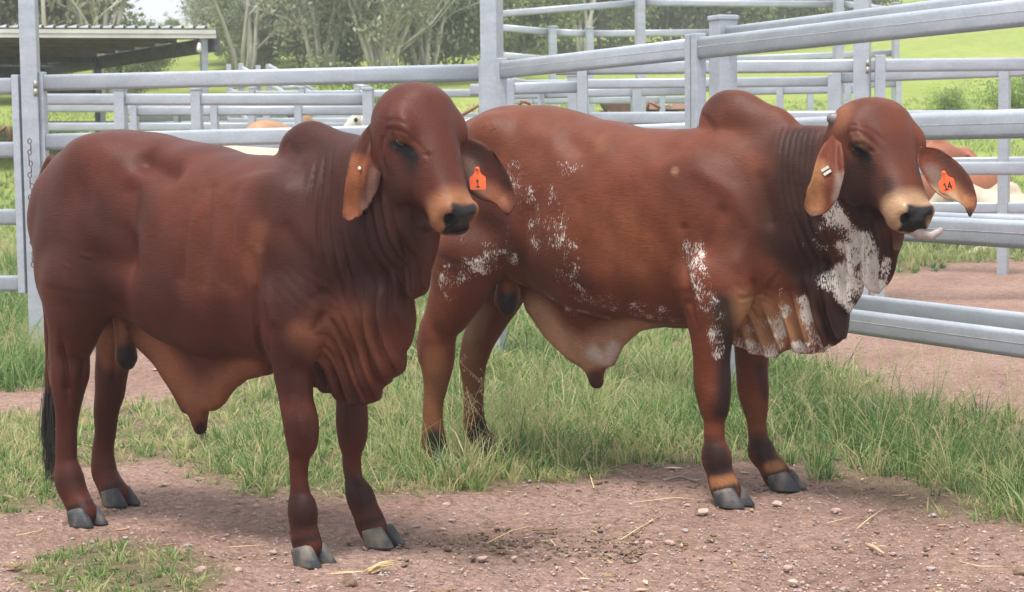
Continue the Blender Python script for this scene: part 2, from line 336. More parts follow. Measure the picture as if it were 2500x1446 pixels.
# overhead yard frames in the far pens
def frame_run(label, pts, rails, posts, d, name='overhead_rail_run'):
    a = P(pts[0][0], pts[0][1], d); g = float(tz(a[0], a[1])); root = empty(name, (a[0], a[1], g)); tag(root, label, 'frame', YG)
    for (x0, y0), (x1, y1) in zip(pts[:-1], pts[1:]):
        p, q = P(x0, y0, d), P(x1, y1, d)
        for dz in rails: rail(root, p-np.array([0, 0, dz]), q-np.array([0, 0, dz]), .115*d/30, .05)
    for px, py, w, cap in posts:
        p = P(px, py, d-.08); upright(root, p[0], p[1], float(tz(p[0], p[1]))-.1, p[2], w, None, .3, 'post', cap)
frame_run('far high rail bent round a pen, above the second bull\'s back', [(1180, 38), (1560, 7), (2060, 11), (2188, 27)], [0], [(1562, -60, .13, False), (2047, -60, .13, False)], 28)
frame_run('far capped fence behind the tall frame at top centre', [(1180, 64), (1348, 79), (1439, 83), (1740, 80), (2187, 62)], [0, .5, 1.0], [(1349, 67, .125, True), (1439, 70, .125, True), (1760, 66, .12, True), (2187, 10, .11, True)], 33)
# loading ramp in the far pens
def ramp_frame():
    d = 30; a = P(660, 300, d); root = empty('loading_ramp', (a[0], a[1], float(tz(a[0], a[1])))); tag(root, 'pale steel loading ramp with sloping side rails far behind the dark bull', 'ramp', None)
    for px, py in ((558, 157), (588, 155), (630, 160), (655, 157), (690, 212), (732, 208), (768, 250), (870, 206), (900, 210)):
        p = P(px, py, d+.4*(px % 3)); upright(root, p[0], p[1], float(tz(p[0], p[1]))-.1, p[2], .085, None, .2, 'post')
    for (x0, y0), (x1, y1) in (((590, 165), (640, 195)), ((655, 160), (800, 240)), ((560, 214), (655, 200)), ((560, 216), (700, 290)), ((655, 205), (840, 300)), ((690, 214), (735, 212)), ((735, 212), (800, 245)), ((560, 262), (650, 320)), ((870, 210), (900, 213)), ((610, 216), (760, 300)), ((600, 275), (760, 275))):
        rail(root, P(x0, y0, d-.1), P(x1, y1, d-.1), .07, .05)
ramp_frame()
# chain hanging beside the hinge post
def chain_links():
    c = P(72, 345, d0-.12); root = empty('chain', c); tag(root, 'rusty dark chain hanging between the left gate and its post', 'chain')
    bm = MB(); r, L, w = .0042, .030, .012; pts = []
    for k in range(16):
        a = 2*math.pi*k/16; pts.append((w*math.cos(a), 0, L*.62*math.sin(a)))
    bm.tube(pts+[pts[0]], r, 6, False); me = bm.mesh('link', True)
    n = 24; top = np.array(c); bot = P(82, 660, d0-.12)
    for k in range(n):
        o = link('link', me, None if me.materials else M_CHAIN, root); t = k/(n-1); q = top*(1-t)+bot*t-top
        o.location = q+np.array([.008*math.sin(k*1.7), 0, 0]); o.rotation_euler = (0, 0, math.radians(90*(k % 2)+15))
M_CHAIN = simple('chain_steel', (.07, .06, .055), (.16, .13, .11), 60, .5, .5)
chain_links()
def latch(label, pts, d, parent=None):
    mb = MB(); q = [P(px, py, d) for px, py in pts]; b = q[0]; mb.tube([p-b for p in q], .016*d/18, 8); o = mb.build('gate_latch', RUST, None, True); o.location = b; tag(o, label, 'latch', 'rusty bent gate latches')
latch('bent rusty latch rod right of the left bull\'s forehead', [(1128, 282), (1168, 258), (1172, 268), (1174, 296)], 17.2)
latch('bent rusty latch rod above the second bull\'s rump', [(1268, 262), (1272, 248), (1282, 248), (1296, 256)], 17.2)
latch('bent rusty latch rod above the second bull\'s back', [(1581, 268), (1583, 250), (1592, 252), (1612, 265)], 20)
latch('bent rusty latch rod behind the left gate', [(0, 322), (16, 308), (21, 314), (23, 345)], 14.5)
# rusty trough far behind
def trough():
    d = 42; a = P(1580, 270, d); root = empty('feed_trough', (a[0], a[1], float(tz(a[0], a[1])))); tag(root, 'long rusty feed trough with a sloped end, far behind the second bull', 'trough')
    b = np.array(root.location)
    p = [P(1466, 246, d), P(1548, 244, d), P(1548, 276, d), P(1486, 276, d)]; mb = MB(); V = [q-b for q in p]+[q-b+np.array([0, 1.2, 0]) for q in p]
    mb.add(V, [(0, 1, 2, 3), (7, 6, 5, 4), (0, 4, 5, 1), (1, 5, 6, 2), (2, 6, 7, 3), (3, 7, 4, 0)]); mb.build('trough_end', simple('rust_dark', (.075, .035, .024), (.13, .06, .04), 5, .85), root)
    p = [P(1556, 240, d), P(1720, 238, d), P(1720, 266, d), P(1556, 268, d)]; mb = MB(); V = [q-b for q in p]+[q-b+np.array([0, 1.2, 0]) for q in p]
    mb.add(V, [(0, 1, 2, 3), (7, 6, 5, 4), (0, 4, 5, 1), (1, 5, 6, 2), (2, 6, 7, 3), (3, 7, 4, 0)]); s = mb.build('trough_side', simple('rust_pink', (.33, .15, .12), (.45, .24, .20), 3, .85), root)
    m2 = MB(); q0 = P(1622, 252, d-.03)-b
    for ang, (ox, oz), (l1, t1) in ((.5, (-.10, .05), (.16, .035)), (-.5, (.10, .05), (.16, .035)), (0, (0, -.03), (.20, .035)), (1.2, (-.14, -.02), (.10, .03)), (-1.2, (.14, -.02), (.10, .03))):
        c, s_ = math.cos(ang), math.sin(ang); m2.box(q0+np.array([ox, 0, oz]), (l1, .012, t1), np.array([[c, 0, -s_], [0, 1, 0], [s_, 0, c]]))
    m2.build('painted_mark', simple('pale_green_paint', (.40, .50, .36), (.55, .62, .48), 8, .8), root)
trough()
# ================================================================ open shed at left
def shed():
    z = 3.42; A = P(528, 100, 30); A = np.array([A[0], A[1], z]); Bk = P(100, 168, 39); Bk = np.array([Bk[0], Bk[1], z]); u = np.array([-1, -.06, .012]); side = Bk-A
    root = empty('shed', (A[0], A[1], float(tz(A[0], A[1])))); tag(root, 'open shed with a corrugated steel roof and pale fascia at upper left', 'shed'); b = np.array(root.location)
    Lr = 11.; n = 58; A0 = A+np.array([0, 0, .07]); un = u/np.linalg.norm(u)
    for k in range(n):             # ribbed sheets, each a piece with its raised rib
        w = Lr/n; p0 = A0+un*w*k; p1 = p0+un*w*.70; p2 = p0+un*w*.78; p3 = p0+un*w*.94; p4 = p0+un*w; up = np.array([0, 0, .045]); lo = np.array([0, 0, -.008])
        pr = [p0, p1, p2+up, p3+up, p4]; V = [q-b for q in pr]+[q+side-b for q in pr]; m_ = len(pr); V += [v+lo for v in V]
        Fc = [(i, i+1, m_+i+1, m_+i) for i in range(m_-1)]+[(2*m_+i+1, 2*m_+i, 3*m_+i, 3*m_+i+1) for i in range(m_-1)]+[(i+1, i, 2*m_+i, 2*m_+i+1) for i in range(m_-1)]
        MB().add(V, Fc).build('roof_sheet', M_UNDER if False else M_ROOF, root)
    f0 = A+np.array([.0, -.03, -.01]); mb = MB(); L_ = un*Lr
    for z0, z1, o in ((-.02, .045, 0.), (-.09, -.026, .012)):
        V = [f0+np.array([0, o, z0])-b, f0+L_+np.array([0, o, z0])-b, f0+L_+np.array([0, o, z1])-b, f0+np.array([0, o, z1])-b]; V += [v+np.array([0, .03, 0]) for v in V]
        MB().add(V, [(0, 1, 2, 3), (7, 6, 5, 4), (0, 4, 5, 1), (2, 6, 7, 3), (1, 5, 6, 2), (0, 3, 7, 4)]).build('fascia', M_FASCIA, root)
    sn = side/np.linalg.norm(side)
    rail(root, A+np.array([0, .12, -.18]), A+side+np.array([0, .1, -.18]), .26, .1, M_DARKSHADED, 'side_beam')
    for k in range(9):
        s0 = A+side*((k+.6)/9.2)+np.array([-.03, 0, -.02]); rail(root, s0, s0+un*Lr, .12, .06, M_UNDER, 'roof_purlin')
    rail(root, A+side+np.array([0, 0, -.22]), A+side+un*Lr+np.array([0, 0, -.22]), .30, .1, M_DARKSHADED, 'rear_beam')
    for p, w, mt in ((A+sn*.25+un*.12, .11, STEEL), (A+side*.62, .12, M_DARKSHADED), (A+side*.98+un*5, .12, M_DARKSHADED), (A+un*8, .12, STEEL)):
        upright(root, p[0], p[1], float(tz(p[0], p[1]))-.1, z-.10, w, None, .5, 'post', False, mt)
    lb = MB(); c = A-b+np.array([-.28, -.02, -.24]); lb.tube([c+np.array([0, 0, .07]), c+np.array([0, 0, .02]), c+np.array([0, -.02, -.04]), c+np.array([0, -.03, -.09])], [.02, .035, .045, .03], 10); lb.build('floodlight', M_FASCIA, root, True)
    for z_, in ((1.0,), (1.6,)):
        p = A+side*.62; rail(root, (p[0], p[1], float(tz(p[0], p[1]))+z_), (p[0]-7, p[1]+1, float(tz(p[0]-7, p[1]+1))+z_), .12, .05, M_DARKSHADED, 'shed_rail')  # rail colour is darkened for the shade under the roof
M_UNDER = simple('brown_underside', (.10, .08, .06), (.16, .13, .10), 3, .6)
shed()
mb = MB(); mb.tube([(0, 0, 0), (0, 0, 7.5)], .05, 8); o = mb.build('pole', simple('pale_pole', (.55, .50, .45), (.66, .61, .56), 3, .5), None, True); q = P(110, 80, 44); o.location = (q[0], q[1], float(tz(q[0], q[1]))); o.rotation_euler = (0, -.01, 0); tag(o, 'thin pale pole standing behind the shed roof', 'pole')
# ================================================================ trees
def leaf_material(name, c0, c1, c2):
    m, N, L, b = newmat(name, c1, .55, 0, .3); a = N.new('ShaderNodeAttribute'); a.attribute_name = 'shade'
    r = ramp(N, L, a.outputs['Fac'], [(0, c0), (.5, c1), (1, c2)]); L.new(r.outputs[0], b.inputs['Base Color'])
    tr = N.new('ShaderNodeBsdfTranslucent'); L.new(r.outputs[0], tr.inputs[0]); ms = N.new('ShaderNodeMixShader'); ms.inputs[0].default_value = .35
    out = N['Material Output']; L.new(b.outputs[0], ms.inputs[1]); L.new(tr.outputs[0], ms.inputs[2]); L.new(ms.outputs[0], out.inputs[0]); return m
LEAF_GREY = leaf_material('gum_leaves', (.21, .235, .15), (.32, .345, .235), (.42, .44, .31))
LEAF_GREEN = leaf_material('green_leaves', (.16, .20, .09), (.245, .30, .135), (.34, .39, .19))
LEAF_DARK = leaf_material('olive_leaves', (.165, .172, .115), (.25, .25, .17), (.33, .325, .22))
LEAF_BRIGHT = leaf_material('vine_leaves', (.13, .20, .04), (.22, .32, .07), (.34, .44, .14))
BARK = simple('pale_gum_bark', (.42, .38, .34), (.66, .62, .57), 5, .7, bmp=.2, stretch=(1, 1, .3)); BARK2 = simple('grey_bark', (.22, .18, .15), (.36, .31, .27), 5, .8, bmp=.3, stretch=(1, 1, .3))
def tree_data(seed, h, spread, stems, low, nclump, leaf, kind='gum', bare=False, per=62):
    r = np.random.default_rng(seed); tr = MB(); tips = []
    def limb(p, d, L, rad, depth):
        pts = [p]; rr = [rad]; n = 6; dd = d.copy()
        for k in range(n):
            dd = dd+r.normal(0, .10, 3)+np.array([0, 0, .03]); dd /= np.linalg.norm(dd); pts.append(pts[-1]+dd*L/n); rr.append(rad*(1-.75*(k+1)/n)+.008)
        tr.tube(pts, rr, 6 if depth < 1 else 5)
        for k in range(2, n+1): tips.append((pts[k], depth))
        if depth < 3:
            for j in range([4, 3, 3][depth]):
                k = r.integers(1, n+1); az = r.uniform(0, 6.28); t = np.array([math.cos(az), math.sin(az), r.uniform(.1, .9)]); d2 = dd*.55+t*.75; d2 /= np.linalg.norm(d2)
                limb(pts[k], d2, L*r.uniform(.45, .7)*(1 if depth else spread), rr[k]*.62, depth+1)
    for s in range(stems):
        a = 6.28*s/stems+r.uniform(0, 1); lean = r.uniform(.05, .38 if stems < 8 else .62) if stems > 1 else r.uniform(0, .12); d = np.array([math.cos(a)*lean, math.sin(a)*lean, 1.]); d /= np.linalg.norm(d)
        limb(np.array([math.cos(a)*.15*(stems > 1), math.sin(a)*.15*(stems > 1), -.2]), d, h*r.uniform(.55, .75), h*.0085*(1.25 if stems == 1 else .85 if stems < 8 else .55), 0)
    T = np.array([t for t, d_ in tips if d_ >= 1 and t[2] > low*h])
    if bare: nclump = nclump//6
    C = T[r.integers(0, len(T), nclump)]+r.normal(0, .30, (nclump, 3))*[1, 1, .7]
    if kind == 'bushy':
        ex = r.normal(0, 1, (nclump//2, 3)); ex /= np.linalg.norm(ex, axis=1, keepdims=True); C = np.concatenate([C, np.array([0, 0, h*.42])+ex*np.array([h*.30, h*.30, h*.40])*r.uniform(.5, 1, (len(ex), 1))])
    elif not bare:
        ex = r.normal(0, 1, (int(nclump*(.9 if stems < 8 else .45)), 3)); ex /= np.linalg.norm(ex, axis=1, keepdims=True)
        C = np.concatenate([C, np.array([0, 0, h*.30])+ex*np.array([h*.28, h*.28, h*.29])*r.uniform(.55, 1.08, (len(ex), 1))]); C = C[C[:, 2] > low*h]
    n = len(C)*per; cr = np.repeat(r.uniform(.25, .62, len(C)), per); c = np.repeat(C, per, 0)+r.normal(0, 1, (n, 3))*cr[:, None]*[.75, .75, .5]
    c[:, 2] = np.maximum(c[:, 2], .15)
    ax = r.normal(0, 1, (n, 3))+np.array([0, 0, -.8]); ax /= np.linalg.norm(ax, axis=1, keepdims=True); bx = np.cross(ax, r.normal(0, 1, (n, 3))); bx /= np.linalg.norm(bx, axis=1, keepdims=True)
    ln = leaf*r.uniform(.6, 1.3, (n, 1)); w = ln*.26
    V = np.stack([c-ax*ln*.5, c+bx*w, c+ax*ln*.5, c-bx*w], 1).reshape(-1, 3); Q = np.arange(n*4).reshape(-1, 4)
    sh = np.repeat(np.clip(np.repeat(r.uniform(0, 1, len(C)), per)*.6+r.uniform(0, .5, n)-.05, 0, 1), 4)
    me = np_mesh('crown', V, Q, False); attr(me, 'shade', sh); return tr.mesh('trunk', True), me
def plant_tree(data, px, d, sc, rz, label, leaf, bark, name='gum_tree', cat='tree', group='trees behind the yards', sz=1.):
    p = P(px, 300, d); root = empty(name, (p[0], p[1], float(tz(p[0], p[1]))-.05), rz); root.scale = (sc, sc, sc*sz); tag(root, label, cat, group)
    for me, nm, m in zip(data, ('trunk', 'crown'), (bark, leaf)):
        o = bpy.data.objects.new(nm, me); COL.objects.link(o); o.parent = root
        if not me.materials: me.materials.append(None)
        o.material_slots[0].link = 'OBJECT'; o.material_slots[0].material = m
TD = dict(gumA=tree_data(1, 15, .62, 3, .05, 300, .22), gumB=tree_data(2, 16, .60, 2, .06, 300, .22), gumC=tree_data(3, 14, .70, 11, .05, 330, .18), bush=tree_data(4, 8, .6, 4, .03, 260, .19, 'bushy'), tallA=tree_data(5, 17, .55, 1, .07, 320, .24), bare=tree_data(6, 12, .60, 5, .2, 260, .26, bare=True))
for k, px, d, sc, rz, lab, lf, bk in [
    ('gumC', 935, 58, 1.0, .4, 'large spreading grey-green gum with many pale stems, above the left bull\'s hump', LEAF_GREY, BARK),
    ('gumA', 640, 74, .72, 1.3, 'slim gum with two white trunks right of the shed roof', LEAF_GREY, BARK),
    ('bush', 590, 70, .50, 2.0, 'low bushy tree beside the end of the shed roof', LEAF_GREEN, BARK2),
    ('gumB', 720, 92, 1.1, .7, 'gum tree between the slim white trunks and the large spreading gum', LEAF_GREY, BARK),
    ('tallA', 800, 108, 1.15, 2.7, 'tall gum behind the left side of the large spreading gum', LEAF_GREEN, BARK),
    ('gumA', 1085, 84, 1.15, 4.1, 'brownish olive tree behind the right side of the large spreading gum', LEAF_DARK, BARK),
    ('tallA', 1165, 96, 1.2, .2, 'dark tree directly behind the tall middle post', LEAF_DARK, BARK2),
    ('bush', 1110, 64, .75, 1.1, 'low green bush at the foot of the large spreading gum', LEAF_GREEN, BARK2),
    ('gumB', 1265, 88, 1.15, 2.2, 'dark gum just right of the tall middle post', LEAF_DARK, BARK),
    ('bush', 1300, 70, .80, 3.0, 'round green bush under the rails right of the middle post', LEAF_GREEN, BARK2),
    ('gumA', 1395, 92, 1.15, .9, 'gum with bare white stems between the two capped far posts', LEAF_GREY, BARK),
    ('bush', 1480, 84, 1.05, 5.0, 'bushy tree left of the thin far post at top centre', LEAF_GREEN, BARK2),
    ('tallA', 1530, 104, 1.25, 3.4, 'tall dark tree behind the thin far post at top centre', LEAF_DARK, BARK),
    ('bush', 1640, 92, 1.25, .6, 'dense rounded tree right of the thin far post', LEAF_GREEN, BARK2),
    ('gumB', 1720, 104, 1.2, 1.9, 'gum behind the capped fence post at top centre', LEAF_DARK, BARK),
    ('bush', 1800, 94, 1.15, 2.5, 'dense tree above the sloping top rail', LEAF_GREEN, BARK2),
    ('gumA', 1905, 106, 1.1, 3.9, 'tree with sky showing through, above the right bull\'s hump', LEAF_GREEN, BARK),
    ('bush', 1985, 94, 1.05, 4.4, 'bright green bushy tree left of the tall right post', LEAF_GREEN, BARK2),
    ('gumB', 2075, 108, 1.0, 5.2, 'dark tree behind the tall right post', LEAF_DARK, BARK),
    ('bush', 2160, 150, 1.0, .1, 'small dark tree on the skyline of the right hill', LEAF_DARK, BARK2),
    ('gumA', 1330, 130, 1.3, 5.6, 'far gum high on the slope behind the middle post', LEAF_DARK, BARK2),
    ('gumB', 1600, 132, 1.3, 4.6, 'far tree on the slope behind the high bent rail', LEAF_DARK, BARK2),
    ('gumA', 1820, 134, 1.2, 3.6, 'far tree on the slope above the right bull\'s hump', LEAF_DARK, BARK2),
    ('tallA', 930, 128, 1.3, 1.6, 'far tree on the slope behind the large spreading gum', LEAF_DARK, BARK2),
    ('gumB', 1080, 132, 1.35, .3, 'far olive tree on the slope left of the middle post', LEAF_DARK, BARK2),
    ('gumB', 620, 170, 1.2, 2.9, 'far tree on the hilltop above the slim white trunks', LEAF_GREY, BARK),
    ('gumA', 600, 205, 1.0, 1.9, 'far tree on the hill crest right of the pale one', LEAF_GREY, BARK),
    ('gumB', 530, 215, .85, 4.9, 'pale far tree on the crest of the green hill at left', LEAF_GREY, BARK),
    ('tallA', 690, 190, 1.2, 4.2, 'far tall tree on the hilltop between two gums', LEAF_GREY, BARK),
    ('bush', 425, 120, .22, 2.2, 'small round tree on the green slope above the shed roof', LEAF_GREEN, BARK2),
    ('tallA', 20, 62, 1.0, 2.8, 'dark olive gum at the far left edge above the shed', LEAF_DARK, BARK),
    ('bare', 262, 50, 1.0, .5, 'bare limbed gum with white branches above the shed roof', LEAF_DARK, BARK),
    ('bush', 110, 64, 1.2, 3.3, 'dark bushy tree behind the left part of the shed', LEAF_DARK, BARK2),
    ('bush', 90, 56, 1.1, 1.3, 'dark bushy tree behind the tall left post', LEAF_DARK, BARK2),
    ('gumC', 90, 76, .9, 2.1, 'brown-green tree behind the bare limbed gum', LEAF_DARK, BARK),
    ('bush', -20, 50, 1.1, .3, 'dark bushy tree cut by the left edge below the shed roof', LEAF_DARK, BARK2),
    ('bush', 110, 84, 1.5, .9, 'tall dark tree at the back of the group above the shed', LEAF_DARK, BARK2),
    ('bush', 640, 66, .50, 1.2, 'low bush at the foot of the slim white trunked gum', LEAF_GREY, BARK2),
    ('bush', 745, 70, .62, 4.2, 'low grey-green bush left of the large spreading gum', LEAF_GREY, BARK2),
    ('bush', 855, 63, .50, 2.9, 'low bush under the left side of the large spreading gum', LEAF_GREEN, BARK2),
    ('bush', 1010, 66, .58, 5.9, 'low bush under the right side of the large spreading gum', LEAF_GREY, BARK2),
    ('bush', 860, 92, 1.2, 3.6, 'broad grey-green tree filling the gap left of the large gum', LEAF_GREY, BARK2),
    ('bush', 980, 90, 1.3, .8, 'broad olive tree behind the large spreading gum', LEAF_DARK, BARK2),
    ('bush', 745, 100, 1.2, 2.3, 'broad tree behind the slim white trunked gum', LEAF_GREY, BARK2),
    ('bare', 600, 62, .95, 2.6, 'thin pale stemmed gum just right of the shed end', LEAF_GREY, BARK),
    ('bare', 790, 60, 1.0, 4.4, 'sparse pale limbed gum left of the large spreading gum', LEAF_GREY, BARK),
    ('bare', 1040, 61, 1.0, 1.1, 'sparse pale limbed gum right of the large spreading gum', LEAF_GREY, BARK),
    ('bare', 1425, 82, 1.1, 3.0, 'dead looking white gum behind the two capped far posts', LEAF_GREY, BARK),
    ('bush', 330, 50, .36, 2.6, 'low bush under the end of the shed roof', LEAF_GREEN, BARK2)]:
    plant_tree(TD[k], px, d, sc, rz, lab, lf, bk)
VD = tree_data(9, 1.3, .6, 5, .02, 60, .085, 'bushy'); 
for px, d, sc, lab in ((845, 34, 1.0, 'bright green leafy shrub between the rails left of the dark bull\'s head'), (940, 35, .9, 'bright leafy shrub partly hidden by the dark bull\'s head')):
    plant_tree(VD, px, d, sc, .5, lab, LEAF_BRIGHT, BARK2, 'shrub', 'shrub', 'leafy shrubs in the far pens')
for px, d, sc, lab in ((2320, 42, .45, 'small leafy weed in the grass above the right bull\'s forehead'), (2480, 40, .75, 'leafy weed in the grass at the right edge')):
    plant_tree(VD, px, d, sc, 1.5, lab, LEAF_BRIGHT, BARK2, 'weed', 'plant', 'weeds in the far paddock')
# ================================================================ cattle: bodies grown from a distance field
def pchip(xs, ys, q):
    xs = np.asarray(xs, float); ys = np.asarray(ys, float); h = np.diff(xs); d = np.diff(ys)/h; m = np.zeros(len(xs))
    for i in range(1, len(xs)-1):
        if d[i-1]*d[i] > 0:
            w1 = 2*h[i]+h[i-1]; w2 = h[i]+2*h[i-1]; m[i] = (w1+w2)/(w1/d[i-1]+w2/d[i])
    m[0] = d[0]; m[-1] = d[-1]
    i = np.clip(np.searchsorted(xs, q)-1, 0, len(h)-1); t = np.clip((q-xs[i])/h[i], 0, 1)
    return ((1+2*t)*(1-t)**2*ys[i] + t*(1-t)**2*h[i]*m[i] + t*t*(3-2*t)*ys[i+1] + t*t*(t-1)*h[i]*m[i+1])
class Vol:
    def __init__(s, lo, hi, h):
        s.lo = np.array(lo, float); s.h = h; s.n = np.ceil((np.array(hi)-s.lo)/h).astype(int)+1
        s.ax = [(s.lo[i]+h*np.arange(s.n[i])).astype(np.float32) for i in range(3)]
        s.f = np.full(s.n, .5, np.float32)
    def sub(s, lo, hi):
        a = np.clip(((np.array(lo)-s.lo)/s.h).astype(int)-1, 0, s.n-2); b = np.clip(((np.array(hi)-s.lo)/s.h).astype(int)+3, 1, s.n)
        sl = tuple(slice(a[i], max(b[i], a[i]+1)) for i in range(3))
        return sl, s.ax[0][sl[0]][:, None, None], s.ax[1][sl[1]][None, :, None], s.ax[2][sl[2]][None, None, :]
    def join(s, sl, d, k, cut=False):
        a = s.f[sl]; d = d.astype(np.float32)
        if cut:
            d = -d; h = np.maximum(k-np.abs(a-d), 0)/k; s.f[sl] = np.maximum(a, d)+h*h*k*.25
        else:
            h = np.maximum(k-np.abs(a-d), 0)/k; s.f[sl] = np.minimum(a, d)-h*h*k*.25
    def cone(s, p, q, r1, r2, k=.03, sy=1., cut=False):
        p = np.array(p, float); q = np.array(q, float); R = max(r1, r2)+k+2*s.h
        sl, X, Y, Z = s.sub(np.minimum(p, q)-R, np.maximum(p, q)+R)
        u = q-p; u2 = u.copy(); u2[1] /= sy; L = max(u2 @ u2, 1e-9)
        dx = X-p[0]; dy = (Y-p[1])/sy; dz = Z-p[2]
        t = np.clip((dx*u2[0]+dy*u2[1]+dz*u2[2])/L, 0, 1)
        d = np.sqrt((dx-t*u2[0])**2+(dy-t*u2[1])**2+(dz-t*u2[2])**2)-(r1+(r2-r1)*t)
        s.join(sl, d*min(1, sy), k, cut)
    def chain(s, pts, k=.03, sy=1.):          # one tapering limb: hard union of its cones, blended into the body once
        A = np.array(pts, float); R = A[:, 3].max()+k+2*s.h
        sl, X, Y, Z = s.sub(A[:, :3].min(0)-R, A[:, :3].max(0)+R); D = np.full(s.f[sl].shape, 9., np.float32)
        for a, b in zip(A[:-1], A[1:]):
            u2 = b[:3]-a[:3]; u2[1] /= sy; L = max(u2 @ u2, 1e-9); dx = X-a[0]; dy = (Y-a[1])/sy; dz = Z-a[2]
            t = np.clip((dx*u2[0]+dy*u2[1]+dz*u2[2])/L, 0, 1)
            D = np.minimum(D, (np.sqrt((dx-t*u2[0])**2+(dy-t*u2[1])**2+(dz-t*u2[2])**2)-(a[3]+(b[3]-a[3])*t))*min(1, sy))
        s.join(sl, D, k)
    def ell(s, c, r, k=.04, R=None, cut=False):
        c = np.array(c, float); r = np.array(r, float); m = r.max()+k+2*s.h
        sl, X, Y, Z = s.sub(c-m, c+m)
        v = [X-c[0], Y-c[1], Z-c[2]]
        if R is not None: v = [R[i][0]*v[0]+R[i][1]*v[1]+R[i][2]*v[2] for i in range(3)]   # rows of R = ellipsoid axes
        k0 = np.sqrt((v[0]/r[0])**2+(v[1]/r[1])**2+(v[2]/r[2])**2)+1e-6
        k1 = np.sqrt((v[0]/r[0]**2)**2+(v[1]/r[1]**2)**2+(v[2]/r[2]**2)**2)+1e-6
        s.join(sl, k0*(k0-1)/k1, k, cut)
    def loft(s, O, A, Nn, Lt, tab, k=.04, e=2.3, curve=None):
        # stations along A: (a, +n extent, -n extent, half width[, n of greatest width]); Nn, Lt complete the frame
        T = np.array(tab, float); a0, a1 = T[0, 0], T[-1, 0]; q = np.linspace(a0, a1, 400)
        top, bot, w = (pchip(T[:, 0], T[:, i], q) for i in (1, 2, 3))
        mid = pchip(T[:, 0], T[:, 4], q) if T.shape[1] > 4 else (top+bot)/2
        O, A, Nn, Lt = (np.array(v, float) for v in (O, A, Nn, Lt))
        c = np.array([O+A*a+Nn*n+Lt*l for a in (a0, a1) for n in (T[:, 1].max(), T[:, 2].min()) for l in (-T[:, 3].max(), T[:, 3].max())])
        sl, X, Y, Z = s.sub(c.min(0)-k-.03, c.max(0)+k+.03)
        X = X-O[0]; Y = Y-O[1]; Z = Z-O[2]
        a = X*A[0]+Y*A[1]+Z*A[2]; n = X*Nn[0]+Y*Nn[1]+Z*Nn[2]; l = X*Lt[0]+Y*Lt[1]+Z*Lt[2]
        ac = np.clip(a, a0, a1); I = lambda y: np.interp(ac, q, y)
        if curve is not None: l = l-np.interp(ac, [c_[0] for c_ in curve], [c_[1] for c_ in curve])
        t_, b_, w_, m_ = I(top), I(bot), I(w), I(mid)
        hn = np.where(n > m_, t_-m_, m_-b_)
        u = np.abs(n-m_)/np.maximum(hn, .004); v = np.abs(l)/np.maximum(w_, .004)
        rr = (u**e+v**e)**(1/e)+1e-6
        g = np.sqrt((u/np.maximum(hn, .004))**2+(v/np.maximum(w_, .004))**2)/rr+1e-6
        d = (rr-1)/np.maximum(g, 1e-3); d = np.clip(d, -.3, .6)
        ex = np.abs(a-ac); d = np.where(ex > 0, np.sqrt(ex**2+np.maximum(d, 0)**2), d)
        s.join(sl, d, k)
    def sheet(s, poly, t, yo=0., k=.03, wave=None, taper=None):
        # upright sheet of skin: outline in the (x, z) plane, half thickness t, pleated sideways
        p = np.array(poly, float); lo = p.min(0); hi = p.max(0)
        sl, X, Y, Z = s.sub((lo[0]-.06, -.25, lo[1]-.06), (hi[0]+.06, .25, hi[1]+.06))
        x = X[:, 0, 0][:, None]; z = Z[0, 0, :][None, :]
        d2 = np.full((x.shape[0], z.shape[1]), 9., np.float32); ins = np.zeros(d2.shape, bool)
        for i in range(len(p)):
            a = p[i]; b = p[(i+1) % len(p)]; e = b-a; L = e @ e
            tt = np.clip(((x-a[0])*e[0]+(z-a[1])*e[1])/L, 0, 1)
            d2 = np.minimum(d2, np.hypot(x-a[0]-tt*e[0], z-a[1]-tt*e[1]))
            cr = ((a[1] > z) != (b[1] > z)) & (x < (b[0]-a[0])*(z-a[1])/(b[1]-a[1]+1e-12)+a[0]); ins ^= cr
        d2 = np.where(ins, -d2, d2)
        T = np.full(d2.shape, t) if taper is None else np.interp(np.broadcast_to(z, d2.shape), [taper[0], taper[1]], [taper[2], taper[3]])
        off = np.full(d2.shape, yo)
        if wave is not None:
            amp, lam, skew, ph = wave; fade = np.clip((hi[1]-z)/.25, 0, 1)
            arg = 2*math.pi*(x+skew*z+.02*np.sin(9*z+ph))/lam+ph
            off = off+amp*np.sin(arg)*fade; T = T+amp*.5*np.sin(arg+1.4)*fade
        T = np.maximum(T, .008)
        d2 = d2[:, None, :]; T = T[:, None, :]; off = off[:, None, :]
        q = d2+T; d = np.where(q > 0, np.sqrt(np.maximum(q, 0)**2+(Y-off)**2)-T, np.abs(Y-off)-T)
        s.join(sl, d, k)
